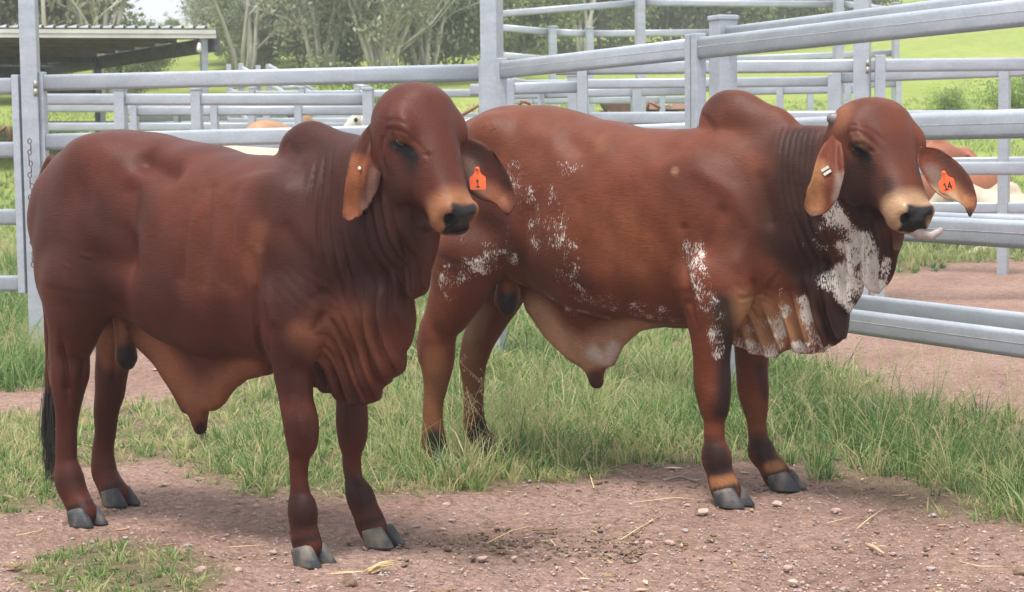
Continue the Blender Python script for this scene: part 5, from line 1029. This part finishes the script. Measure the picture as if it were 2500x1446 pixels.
def cow(label, px, d, ang, mat, s=1., lying=False, hyaw=0., hdrop=0., dz=0., h=.028):
    p = P(px, 400, d); B = Fr((p[0], p[1], float(tz(p[0], p[1]))+dz), (math.cos(math.radians(ang)), math.sin(math.radians(ang)))); root = empty('cow', B.o, B.ang)
    root.scale = (s, s, s); tag(root, label, 'cow', 'cattle resting in the far pens')
    v = Vol((-1.1, -.55, -.05), (1.6, .55, 1.75), h); X, Y, Z = np.eye(3); zo = -.52 if lying else 0.
    v.loft((0, 0, zo), X, Z, Y, [(-.82, 1.20, .95, .08, 1.1), (-.72, 1.30, .85, .19, 1.1), (-.5, 1.36, .74, .25, 1.1), (-.1, 1.32, .64, .30, .98), (.3, 1.30, .64, .28, .98), (.6, 1.30, .66, .21, 1.), (.78, 1.2, .75, .12, 1.), (.82, 1.1, .85, .06, 1.)], k=.05)
    v.ell((.45, 0, 1.34+zo), (.16, .08, .12), .08); v.ell((-.52, .13, .95+zo), (.24, .14, .28), .08); v.ell((-.52, -.13, .95+zo), (.24, .14, .28), .08)
    hz = 1.36-hdrop+zo; c, sn = math.cos(math.radians(hyaw)), math.sin(math.radians(hyaw)); nb = np.array([.62, 0, 1.10+zo]); hp = np.array([.98, 0, hz])
    v.cone(nb, hp+np.array([-.06, 0, -.04]), .22, .15, .08, .7)
    f = np.array([c*.80, sn*.80, -.60]); v.chain([(*(hp), .145), (*(hp+f*.18), .125), (*(hp+f*.34), .085), (*(hp+f*.44), .082)], .04, .9)
    for sg in (-1, 1):
        e = hp+np.array([-sn*sg*.12, c*sg*.12, .03]); v.chain([(*e, .035), (*(e+np.array([-sn*sg*.14, c*sg*.14, -.08])), .05), (*(e+np.array([-sn*sg*.17, c*sg*.17, -.22])), .025)], .02)
        if lying:
            v.chain([(.5, sg*.2, .25, .10), (.85, sg*.22, .10, .065), (.6, sg*.2, .06, .05)], .04); v.chain([(-.5, sg*.28, .25, .14), (-.15, sg*.36, .12, .08), (-.45, sg*.36, .07, .05)], .05)
        else:
            v.chain([(.52, sg*.17, .8, .11), (.52, sg*.17, .45, .065), (.52, sg*.17, .12, .045), (.55, sg*.17, 0, .055)], .05); v.chain([(-.58, sg*.17, .8, .14), (-.70, sg*.17, .48, .07), (-.64, sg*.17, .12, .045), (-.61, sg*.17, 0, .055)], .05)
    V, Q = v.surface(); V = smooth(V, Q, 2); a = (V-hp) @ f; me = np_mesh('body', V, Q); col = np.ones((len(V), 3))
    off = np.linalg.norm((V-hp)-a[:, None]*f, axis=1)
    col[(a > .475) & (off < .13)] = (.05, .04, .04); attr(me, 'coat_shade2', col, 'COLOR'); link('body', me, mat, root)
    for sg in (-1, 1):
        mb = bmesh.new(); bmesh.ops.create_icosphere(mb, subdivisions=2, radius=.030); e = bpy.data.meshes.new('eye'); mb.to_mesh(e); mb.free()
        o = link('eye', e, M_EYE, root); o.location = hp+f*.15+np.array([-sn*sg*.11, c*sg*.11, .05])
cow('white cow facing left, its head showing left of the dark bull\'s forehead', 1075, 24, 178, WHITEC, 1.0, hyaw=0, hdrop=-.04)
cow('tan cow with only its back above the rail, left of the dark bull\'s hump', 700, 25.5, 60, TANC, 1.0, dz=-.13, hdrop=.4)
cow('cream cow standing behind the panel, its back just above the dark bull\'s back', 640, 15.2, 8, CREAMC, 1.04, hdrop=.35, dz=.05)
cow('red and white cow lying behind the right bull\'s tagged ear', 2330, 21.5, 205, REDW, 1.0, True, hyaw=40, hdrop=.10, dz=.0)
cow('cream cow lying behind the rails at the right edge', 2560, 20, 165, CREAMC, 1.0, True, dz=-.16)
cow('brown cow peering over a rail beside the right bull\'s forehead', 2225, 27, 20, REDC, .95, hdrop=.25, dz=-.60)
# ================================================================ grass
def grass_material():
    m, N, L, b = newmat('grass_blades', (.17, .24, .07), .5, 0, .35); a = N.new('ShaderNodeAttribute'); a.attribute_name = 'dry'
    r = ramp(N, L, a.outputs['Fac'], [(0, (.085, .175, .048)), (.30, (.19, .315, .092)), (.52, (.37, .42, .18)), (.75, (.48, .42, .21)), (1, (.58, .48, .28))]); L.new(r.outputs[0], b.inputs['Base Color'])
    tr = N.new('ShaderNodeBsdfTranslucent'); L.new(r.outputs[0], tr.inputs[0]); ms = N.new('ShaderNodeMixShader'); ms.inputs[0].default_value = .5
    L.new(b.outputs[0], ms.inputs[1]); L.new(tr.outputs[0], ms.inputs[2]); L.new(ms.outputs[0], N['Material Output'].inputs[0]); return m
GRASS = grass_material()
def blades(name, base, out, ht, wd, dry, r, label):
    n = len(base); t = np.array([0, .34, .68, 1.]); an = r.uniform(0, 6.28, n); s_ = np.stack([np.cos(an), np.sin(an), np.zeros(n)], 1)
    droop = r.uniform(.3, 1.9, n); V = np.zeros((n, 8, 3), np.float32)
    for k, q in enumerate(t):
        c = base+out*(ht*(.25*q+.62*droop*q*q))[:, None]; c[:, 2] += ht*(q-.36*droop*q*q); w = (wd*(1-.82*q))[:, None]
        V[:, 2*k] = c-s_*w; V[:, 2*k+1] = c+s_*w
    i = np.arange(n)[:, None]*8; Q = np.concatenate([i+np.array([[0, 1, 3, 2]])+2*k for k in range(3)], 0)
    me = np_mesh(name, V.reshape(-1, 3), Q); attr(me, 'dry', np.repeat(np.clip(dry, 0, 1), 8)); return tag(link(name, me, GRASS), label, 'grass', None, 'stuff')
def grow(idx, rate, name, label, seed):
    r = np.random.default_rng(seed); B_, O_, H_, W_, D_ = [], [], [], [], []
    for i in idx:
        poly, den, hh, dr, soft = AREAS[i]; p = np.array(poly); lo, hi = p.min(0)-soft, p.max(0)+soft; lo[1] = max(lo[1], 5.4)
        ar = (hi-lo).prod(); nt = int(ar*rate*den/14); x, y = r.uniform(lo[0], hi[0], nt), r.uniform(lo[1], hi[1], nt)
        keep = (np.abs(x) < y*.298+.85) & (r.uniform(0, 1, nt) < np.clip(8.5/y, .25, 1)**1.15)
        x, y = x[keep], y[keep]; w = area_w(AREAS[i], x, y, i)*den; cl = .55+.45*gnoise(x*.9+i, y*.9, 4.+i); k2 = r.uniform(0, 1, len(x)) < w*np.clip(.10+1.15*cl, .05, 1); x, y, w = x[k2], y[k2], w[k2]
        sz = np.clip(r.lognormal(-.12, .38, len(x)), .35, 1.7)*np.clip(.55+.5*w, .5, 1.1); nb = r.integers(8, 20, len(x)); j = np.repeat(np.arange(len(x)), nb); n = len(j)
        a = r.uniform(0, 6.28, n); rr = r.uniform(0, 1, n)**.6; out = np.stack([np.cos(a), np.sin(a), np.zeros(n)], 1)*rr[:, None]*r.uniform(.4, 1.5, n)[:, None]
        bx, by = x[j]+out[:, 0]*.035*sz[j]*(hh/.2+.3), y[j]+out[:, 1]*.035*sz[j]*(hh/.2+.3)
        B_.append(np.stack([bx, by, tz(bx, by)-.012], 1)); O_.append(out+r.normal(0, .12, (n, 3))*[1, 1, 0]); H_.append(hh*sz[j]*r.uniform(.45, 1.2, n)); W_.append((.0027+.0013*r.uniform(0, 1, n))*np.clip(by/7.5, 1, 3))
        D_.append(np.clip(.14+dr*.60+.75*(r.uniform(-1, 1, len(x)))[j]*.55+.10*gnoise(bx*.6, by*.6, 8.)+r.normal(0, .15, n)+(r.uniform(0, 1, n) < .06+dr*.45)*.40, 0, 1))
    return blades(name, *(np.concatenate(v) for v in (B_, O_, H_, W_, D_)), r, label)
grow([0, 2, 3, 4], 3600, 'tall_grass', 'tall green seeding grass round the bulls\' rear legs and along the gate', 11)
grow([1, 5, 6, 7, 8], 6500, 'short_grass', 'short trampled grass thinning out on the red dirt', 12)
grow([9, 10], 1600, 'rough_grass', 'rough grass in the pens behind the panels', 13)
def far_grass():
    r = np.random.default_rng(15); n = 90000; y = 19+27*r.uniform(0, 1, n)**1.4; x = r.uniform(-1, 1, n)*(y*.30+.5); g = gnoise(x*.4, y*.4, 2.); k = r.uniform(0, 1, n) < .5+.5*g; x, y = x[k], y[k]; n = len(x)
    a = r.uniform(0, 6.28, n); out = np.stack([np.cos(a), np.sin(a), 0*a], 1)*.6; blades('paddock_grass', np.stack([x, y, tz(x, y)-.02], 1), out, r.uniform(.06, .20, n)*(1+.5*(y < 26)), .004*y/12+.003, np.clip(.42+.12*r.normal(0, 1, n), 0, 1), r, 'bright green grass of the paddock behind the yards')
far_grass()
def seed_stalks():
    r = np.random.default_rng(16); V = []; Q = []; D = []
    for px, py, n, sp, hh in ((1050, 1120, 46, .28, .48), (1170, 1110, 36, .25, .46), (1330, 1080, 24, .4, .40), (2250, 1050, 80, .6, .36), (2050, 960, 30, .5, .36), (40, 930, 30, .4, .5), (1870, 1130, 5, .05, .22), (2430, 1180, 30, .4, .3), (1450, 1150, 8, .2, .35), (60, 780, 20, .5, .5)):
        c = G(px, py)
        for k in range(n):
            b = c+r.normal(0, 1, 3)*[sp, sp*.6, 0]; b[2] = -.01; a = r.uniform(0, 6.28); h = hh*r.uniform(.6, 1.15); ln = r.uniform(.2, .7); pts = [b+np.array([math.cos(a)*ln*h*t*t, math.sin(a)*ln*h*t*t, h*(t-.2*ln*t*t)]) for t in np.linspace(0, 1, 6)]
            w = .0011
            def strip(p, q, w0, w1):
                s_ = np.array([1, .2, 0]); o = len(V); V.extend([p-s_*w0, p+s_*w0, q+s_*w1, q-s_*w1]); Q.append((o, o+1, o+2, o+3)); D.extend([dd]*4)
            dd = r.uniform(.55, 1.)
            for p, q in zip(pts[:-1], pts[1:]): strip(p, q, w, w)
            for j in range(12):
                t = r.uniform(.66, 1); p = pts[3]*(1-(t-.6)/.4)+pts[5]*((t-.6)/.4); e = p+r.normal(0, 1, 3)*.026+np.array([0, 0, -.006]); strip(p, e, .0006, .0006); strip(e, e+np.array([0, 0, -.010]), .0018, .0006)
    me = np_mesh('seed_stalks', V, Q); attr(me, 'dry', D); tag(link('seed_stalks', me, GRASS), 'thin pale seeding grass stalks in front of the right bull\'s hind legs', 'grass', None, 'stuff')
seed_stalks()
# ================================================================ loose things on the dirt
ST = [simple('stone_pink', (.30, .19, .16), (.42, .30, .26), 24, .9, bmp=.4), simple('stone_grey', (.24, .19, .18), (.36, .30, .29), 24, .9, bmp=.4), simple('stone_buff', (.34, .25, .20), (.45, .35, .29), 24, .9, bmp=.4)]
def stone_mesh(seed, r0, sub=2):
    r = np.random.default_rng(seed); bm = bmesh.new(); bmesh.ops.create_icosphere(bm, subdivisions=sub, radius=1)
    ax = r.normal(0, 1, (7, 3)); ax /= np.linalg.norm(ax, axis=1, keepdims=True); cut = r.uniform(.55, .85, 7); sc = np.array([1.15, .85, .62])*r.uniform(.8, 1.15, 3)
    for v in bm.verts:
        p = np.array(v.co)
        for a, c in zip(ax, cut):
            d = p @ a
            if d > c: p = p-a*(d-c)*.9
        v.co = Vector(p*sc*r0*(1+r.normal(0, .025)))
    me = bpy.data.meshes.new('stone'); bm.to_mesh(me); bm.free(); return me
def gravel():
    r = np.random.default_rng(21); ico = bmesh.new(); bmesh.ops.create_icosphere(ico, subdivisions=1, radius=1); iv = np.array([v.co[:] for v in ico.verts]); fi = np.array([[v.index for v in f.verts] for f in ico.faces]); ico.free()
    for name, mat, n, mu, sg, lab in (('gravel', ST[0], 7500, -5.6, .45, 'pinkish gravel scattered over the red dirt'), ('grit', ST[1], 6500, -5.65, .45, 'grey grit scattered over the red dirt'), ('pebbles', ST[2], 500, -5.6, .4, 'pale pebbles scattered over the red dirt')):
        y = 5.5+8*r.uniform(0, 1, n)**2.0; x = r.uniform(-1, 1, n)*(y*.295+.2); k = r.uniform(0, 1, n) > grass_cover(x, y)*.9; x, y = x[k], y[k]; n2 = len(x)
        s_ = np.minimum(np.exp(r.normal(mu, sg, n2)), .019); V = iv[None]*s_[:, None, None]*r.uniform(.6, 1.25, (n2, 1, 3))*(1+r.normal(0, .22, (n2, 12, 1))); V[:, :, 2] *= .62
        a = r.uniform(0, 6.28, n2); ca, sa = np.cos(a)[:, None], np.sin(a)[:, None]; V[:, :, 0], V[:, :, 1] = V[:, :, 0]*ca-V[:, :, 1]*sa, V[:, :, 0]*sa+V[:, :, 1]*ca
        V += np.stack([x, y, tz(x, y)+s_*.15-.002], 1)[:, None]; Q = (np.arange(n2)[:, None, None]*12+fi[None]).reshape(-1, 3)
        tag(link(name, np_mesh(name, V.reshape(-1, 3), Q, False), mat), lab, 'gravel', None, 'stuff')
    n = 900; c = np.concatenate([G(1530, 1335)[:2]+r.normal(0, 1, (420, 2))*[.17, .16], G(1190, 1325)[:2]+r.normal(0, 1, (260, 2))*[.20, .12], G(1700, 1190)[:2]+r.normal(0, 1, (120, 2))*[.3, .1], G(2250, 1330)[:2]+r.normal(0, 1, (100, 2))*[.4, .2]]); n = len(c)
    s_ = np.minimum(np.exp(r.normal(-5.1, .5, n)), .018); V = iv[None]*s_[:, None, None]*r.uniform(.5, 1.3, (n, 1, 3))*(1+r.normal(0, .2, (n, 12, 1))); V[:, :, 2] *= .4; V += np.concatenate([c, (s_*.2)[:, None]-.003], 1)[:, None]
    tag(link('dung_crumbs', np_mesh('dung_crumbs', V.reshape(-1, 3), (np.arange(n)[:, None, None]*12+fi[None]).reshape(-1, 3), False), simple('dung', (.10, .062, .038), (.19, .125, .08), 40, .95, bmp=.5)), 'trodden brown dung crumbs on the dirt between the bulls', 'dung', None, 'stuff')
gravel()
def litter():
    r = np.random.default_rng(41); n = 13000; y = 5.5+6*r.uniform(0, 1, n)**1.7; x = r.uniform(-1, 1, n)*(y*.295+.2); e = grass_cover(x, y); k = r.uniform(0, 1, n) < .30+.5*gnoise(x*.8, y*.8, 3.)+.6*e*(1-e)*4; x, y = x[k], y[k]; n = len(x)
    a = r.uniform(0, 6.28, n); L = np.exp(r.normal(-4.1, .55, n)); w = L*r.uniform(.05, .35, n); d = np.stack([np.cos(a), np.sin(a), r.normal(0, .10, n)], 1); s_ = np.stack([-np.sin(a), np.cos(a), r.normal(0, .3, n)], 1)
    c = np.stack([x, y, tz(x, y)+.004+.3*L*np.abs(d[:, 2])], 1); V = np.stack([c-d*L[:, None]*.5, c+s_*w[:, None]*.5+[0, 0, .001], c+d*L[:, None]*.5, c-s_*w[:, None]*.5], 1).reshape(-1, 3)
    m, N, L_, b = newmat('dry_litter', (.3, .2, .1), .85, 0, .2); at = N.new('ShaderNodeAttribute'); at.attribute_name = 'dry'; rr = ramp(N, L_, at.outputs['Fac'], [(0, (.10, .06, .035)), (.45, (.24, .15, .085)), (.8, (.40, .29, .16)), (1, (.55, .46, .30))]); L_.new(rr.outputs[0], b.inputs['Base Color'])
    me = np_mesh('dry_litter', V, np.arange(n*4).reshape(-1, 4), False); attr(me, 'dry', np.repeat(r.uniform(0, 1, n), 4)); tag(link('dry_litter', me, m), 'bits of dry grass and bark littering the red dirt', 'litter', None, 'stuff')
litter()
def stone(px, py, rp, lab, mi, seed):
    p = G(px, py+rp*.3); r0 = rp*p[1]/F*.86; o = link('stone', stone_mesh(seed, r0), ST[mi]); o.location = (p[0], p[1], r0*.22); o.rotation_euler = (0, 0, seed*1.7); tag(o, lab, 'stone', 'loose stones on the red dirt')
for k, (px, py, rp, mi, lab) in enumerate([
    (491, 1390, 20, 0, 'pink angular stone in the foreground grass patch at lower left'), (584, 1391, 17, 0, 'pink stone just right of the foreground grass patch'), (665, 1347, 11, 2, 'small pale stone left of the dark bull\'s near front hoof'),
    (405, 1181, 14, 1, 'grey pink stone right of the dark bull\'s rear hooves'), (1016, 1283, 15, 1, 'grey stone right of the dark bull\'s far front hoof'), (1090, 1230, 12, 0, 'pinkish stone at the edge of the grass tuft in the middle'),
    (1717, 1247, 17, 2, 'pale flat stone touching the right bull\'s near front hoof'), (1634, 1323, 17, 0, 'flat pink stone beside the trodden dung in the middle'), (1614, 1306, 13, 1, 'dark edged stone behind the flat pink stone'),
    (1179, 1362, 15, 0, 'half buried buff stone in front of the left dung crumbs'), (1672, 1293, 12, 1, 'small grey stone below the right bull\'s near front hoof'), (1896, 1227, 15, 2, 'pale stone in front of the right bull\'s far front hoof'),
    (1936, 1421, 17, 2, 'whitish stone near the bottom edge at right of centre'), (2042, 1244, 15, 0, 'flat pink stone before the right hand grass'), (1256, 1362, 12, 2, 'small buff stone in the middle foreground'),
    (1925, 1385, 16, 0, 'pinkish stone above the whitish stone near the bottom edge'), (2280, 1257, 9, 1, 'small grey stone at the edge of the right hand grass')]): stone(px, py, rp, lab, mi, 50+k)
STRAW = simple('dry_straw', (.44, .32, .15), (.62, .49, .27), 30, .7); DRYLEAF = simple('dry_leaf', (.34, .20, .11), (.50, .34, .21), 18, .75); BROWNLEAF = simple('brown_leaf', (.20, .12, .06), (.32, .21, .12), 18, .75)
def dryleaf(px, py, L, ang, curl, lab, mat=DRYLEAF, wr=.22):
    p = G(px, py); L = L*p[1]/F; V = []; n = 9
    for k in range(n):
        t = k/(n-1); w = L*wr*(math.sin(math.pi*min(1, .06+t*.94))**.7)*.5; a = curl*(t-.5); x = L*.5*math.sin(a)/(max(abs(curl), 1e-3)*.5)*np.sign(curl) if abs(curl) > .01 else L*(t-.5); z = .006+L*.35*(1-math.cos(a))+.004
        for y, zz in ((-w, .003), (0, -.001), (w, .004)): V.append((x, y, z+zz))
    V = np.array(V); V = np.concatenate([V, V-np.array([0, 0, .0016])]); m = n*3; Q = []
    for k in range(n-1):
        for j in range(2): q = (k*3+j, k*3+j+1, k*3+j+4, k*3+j+3); Q += [q, tuple(m+i for i in q[::-1])]
        Q += [(k*3, k*3+3, m+k*3+3, m+k*3), (k*3+2, m+k*3+2, m+k*3+5, k*3+5)]
    o = link('dry_leaf', np_mesh('dry_leaf', V, Q), mat); o.location = p; o.rotation_euler = (0, 0, math.radians(ang)); tag(o, lab, 'leaf', 'fallen dry leaves on the yard floor')
for a in [(32, 1390, 52, 35, 1.2, 'curled brown leaf at the lower left edge', BROWNLEAF, .34), (411, 1338, 34, 40, 1.0, 'brown leaf behind the foreground grass patch', BROWNLEAF, .34), (2200, 1217, 50, 12, .7, 'long tan leaf before the grass at lower right'), (2082, 1118, 44, 60, 3.2, 'curled orange tan leaf caught in the right hand grass'),
          (2116, 1224, 24, 80, .8, 'short tan leaf left of the long tan leaf'), (1330, 1300, 66, 15, .5, 'long flat leaf between the two bulls\' front hooves', BROWNLEAF, .18), (2480, 1243, 34, 20, .8, 'pale leaf at the right edge of the dirt'), (1110, 1372, 28, 110, 2.4, 'small curled pink leaf in the middle foreground'), (2300, 1290, 26, 5, .6, 'small tan leaf on the dirt at lower right'), (640, 1022, 42, 10, 1.6, 'pale curled leaf in the grass under the dark bull\'s belly'), (300, 1300, 30, 30, .5, 'straw coloured leaf right of the dark bull\'s rear hooves')]: dryleaf(*a)
def stick(name, pts, wpx, mat, lab, cat, group, z=.006):
    q = [G(px, py)+np.array([0, 0, z+.004*(i % 2)]) for i, (px, py) in enumerate(pts)]; b = q[0]; w = wpx*b[1]/F*.5; o = MB().tube([p-b for p in q], [w]*(len(q)-1)+[w*.5], 6).build(name, mat, None, True); o.location = b; tag(o, lab, cat, group)
SG = 'straws lying on the dirt'
for pts, lab in [([(1190, 1330), (1250, 1302), (1330, 1281)], 'long yellow straw right of the dark bull\'s front hooves'), ([(1515, 1322), (1560, 1296), (1615, 1262)], 'yellow straw crossing the trodden dung'), ([(1545, 1231), (1650, 1221), (1725, 1226)], 'thin brown straw left of the right bull\'s near front hoof'), ([(2092, 1295), (2125, 1270), (2165, 1240)], 'yellow straw leaning toward the right hand grass'), ([(2020, 1281), (2085, 1267)], 'short straw in front of the right bull'), ([(40, 1312), (95, 1303), (115, 1292)], 'bent straw at the left behind the foreground patch'), ([(560, 1340), (650, 1337)], 'thin straw just behind the foreground patch'), ([(1333, 1325), (1345, 1325), (1358, 1340)], 'short bent straw in the middle foreground'), ([(2340, 1375), (2390, 1390), (2480, 1388)], 'curved straw at the lower right'), ([(1405, 1390), (1435, 1418)], 'thin straw near the bottom centre'), ([(1450, 1195), (1430, 1130), (1412, 1075)], 'thin upright stalk between the two bulls')]: stick('straw', pts, 2.8, STRAW, lab, 'straw', SG)
stick('twig', [(1620, 1178), (1660, 1172), (1700, 1180), (1720, 1176)], 7, BARK2, 'thin grey twig behind the right bull\'s near front hoof', 'twig', None, .01)
stick('bark_strip', [(2115, 1335), (2135, 1345), (2158, 1358)], 11, DRYLEAF, 'strip of tan bark on the dirt at lower right', 'bark', None, .008)
def straw_clump():
    r = np.random.default_rng(31); c = G(935, 1398); mb = MB()
    for k in range(16):
        a = r.uniform(.15, .75); L = r.uniform(.06, .13); o = np.array([-.05, 0, .006])+r.normal(0, .008, 3)*[1, 1, .3]; e = o+np.array([math.cos(a)*L, math.sin(a)*L, r.uniform(.0, .03)]); mb.tube([o, (o+e)/2+np.array([0, 0, .006]), e], [.0022, .002, .0008], 5)
    for k in range(6): mb.tube([np.array([-.05, 0, .005]), np.array([-.13-.05*r.uniform(), -.05*r.uniform(), .004])], [.002, .001], 5)
    o = mb.build('straw_clump', STRAW, None, True); o.location = (c[0], c[1], 0.); tag(o, 'pale yellow straw tuft right of the dark bull\'s near front hoof', 'straw')
straw_clump()
def clod(px, py, rp, lab):
    p = G(px, py); r0 = rp*p[1]/F; o = link('dung_clod', stone_mesh(px, r0, 3), bpy.data.materials['dung']); o.location = (p[0], p[1], r0*.2); tag(o, lab, 'dung', 'dung clods on the dirt')
clod(855, 1428, 20, 'dark dung clod at the bottom edge left of centre'); clod(2490, 1400, 16, 'dung clod at the lower right edge'); clod(1530, 1350, 15, 'dark dung clod in the middle of the trodden patch')
# ================================================================ thin bright haze
def haze():
    mb = MB(); mb.box((0, 215, 42), (640, 470, 86.9)); m = bpy.data.materials.new('haze_air'); m.use_nodes = True; N, L = m.node_tree.nodes, m.node_tree.links
    N.remove(N['Principled BSDF']); v = N.new('ShaderNodeVolumePrincipled'); v.inputs['Density'].default_value = HAZE_D; v.inputs['Color'].default_value = (.90, .93, .95, 1); v.inputs['Anisotropy'].default_value = .2
    L.new(v.outputs[0], N['Material Output'].inputs['Volume']); tag(mb.build('haze', m), 'thin bright summer haze over the paddock', None, None, 'stuff')
HAZE_D = .0018
haze()
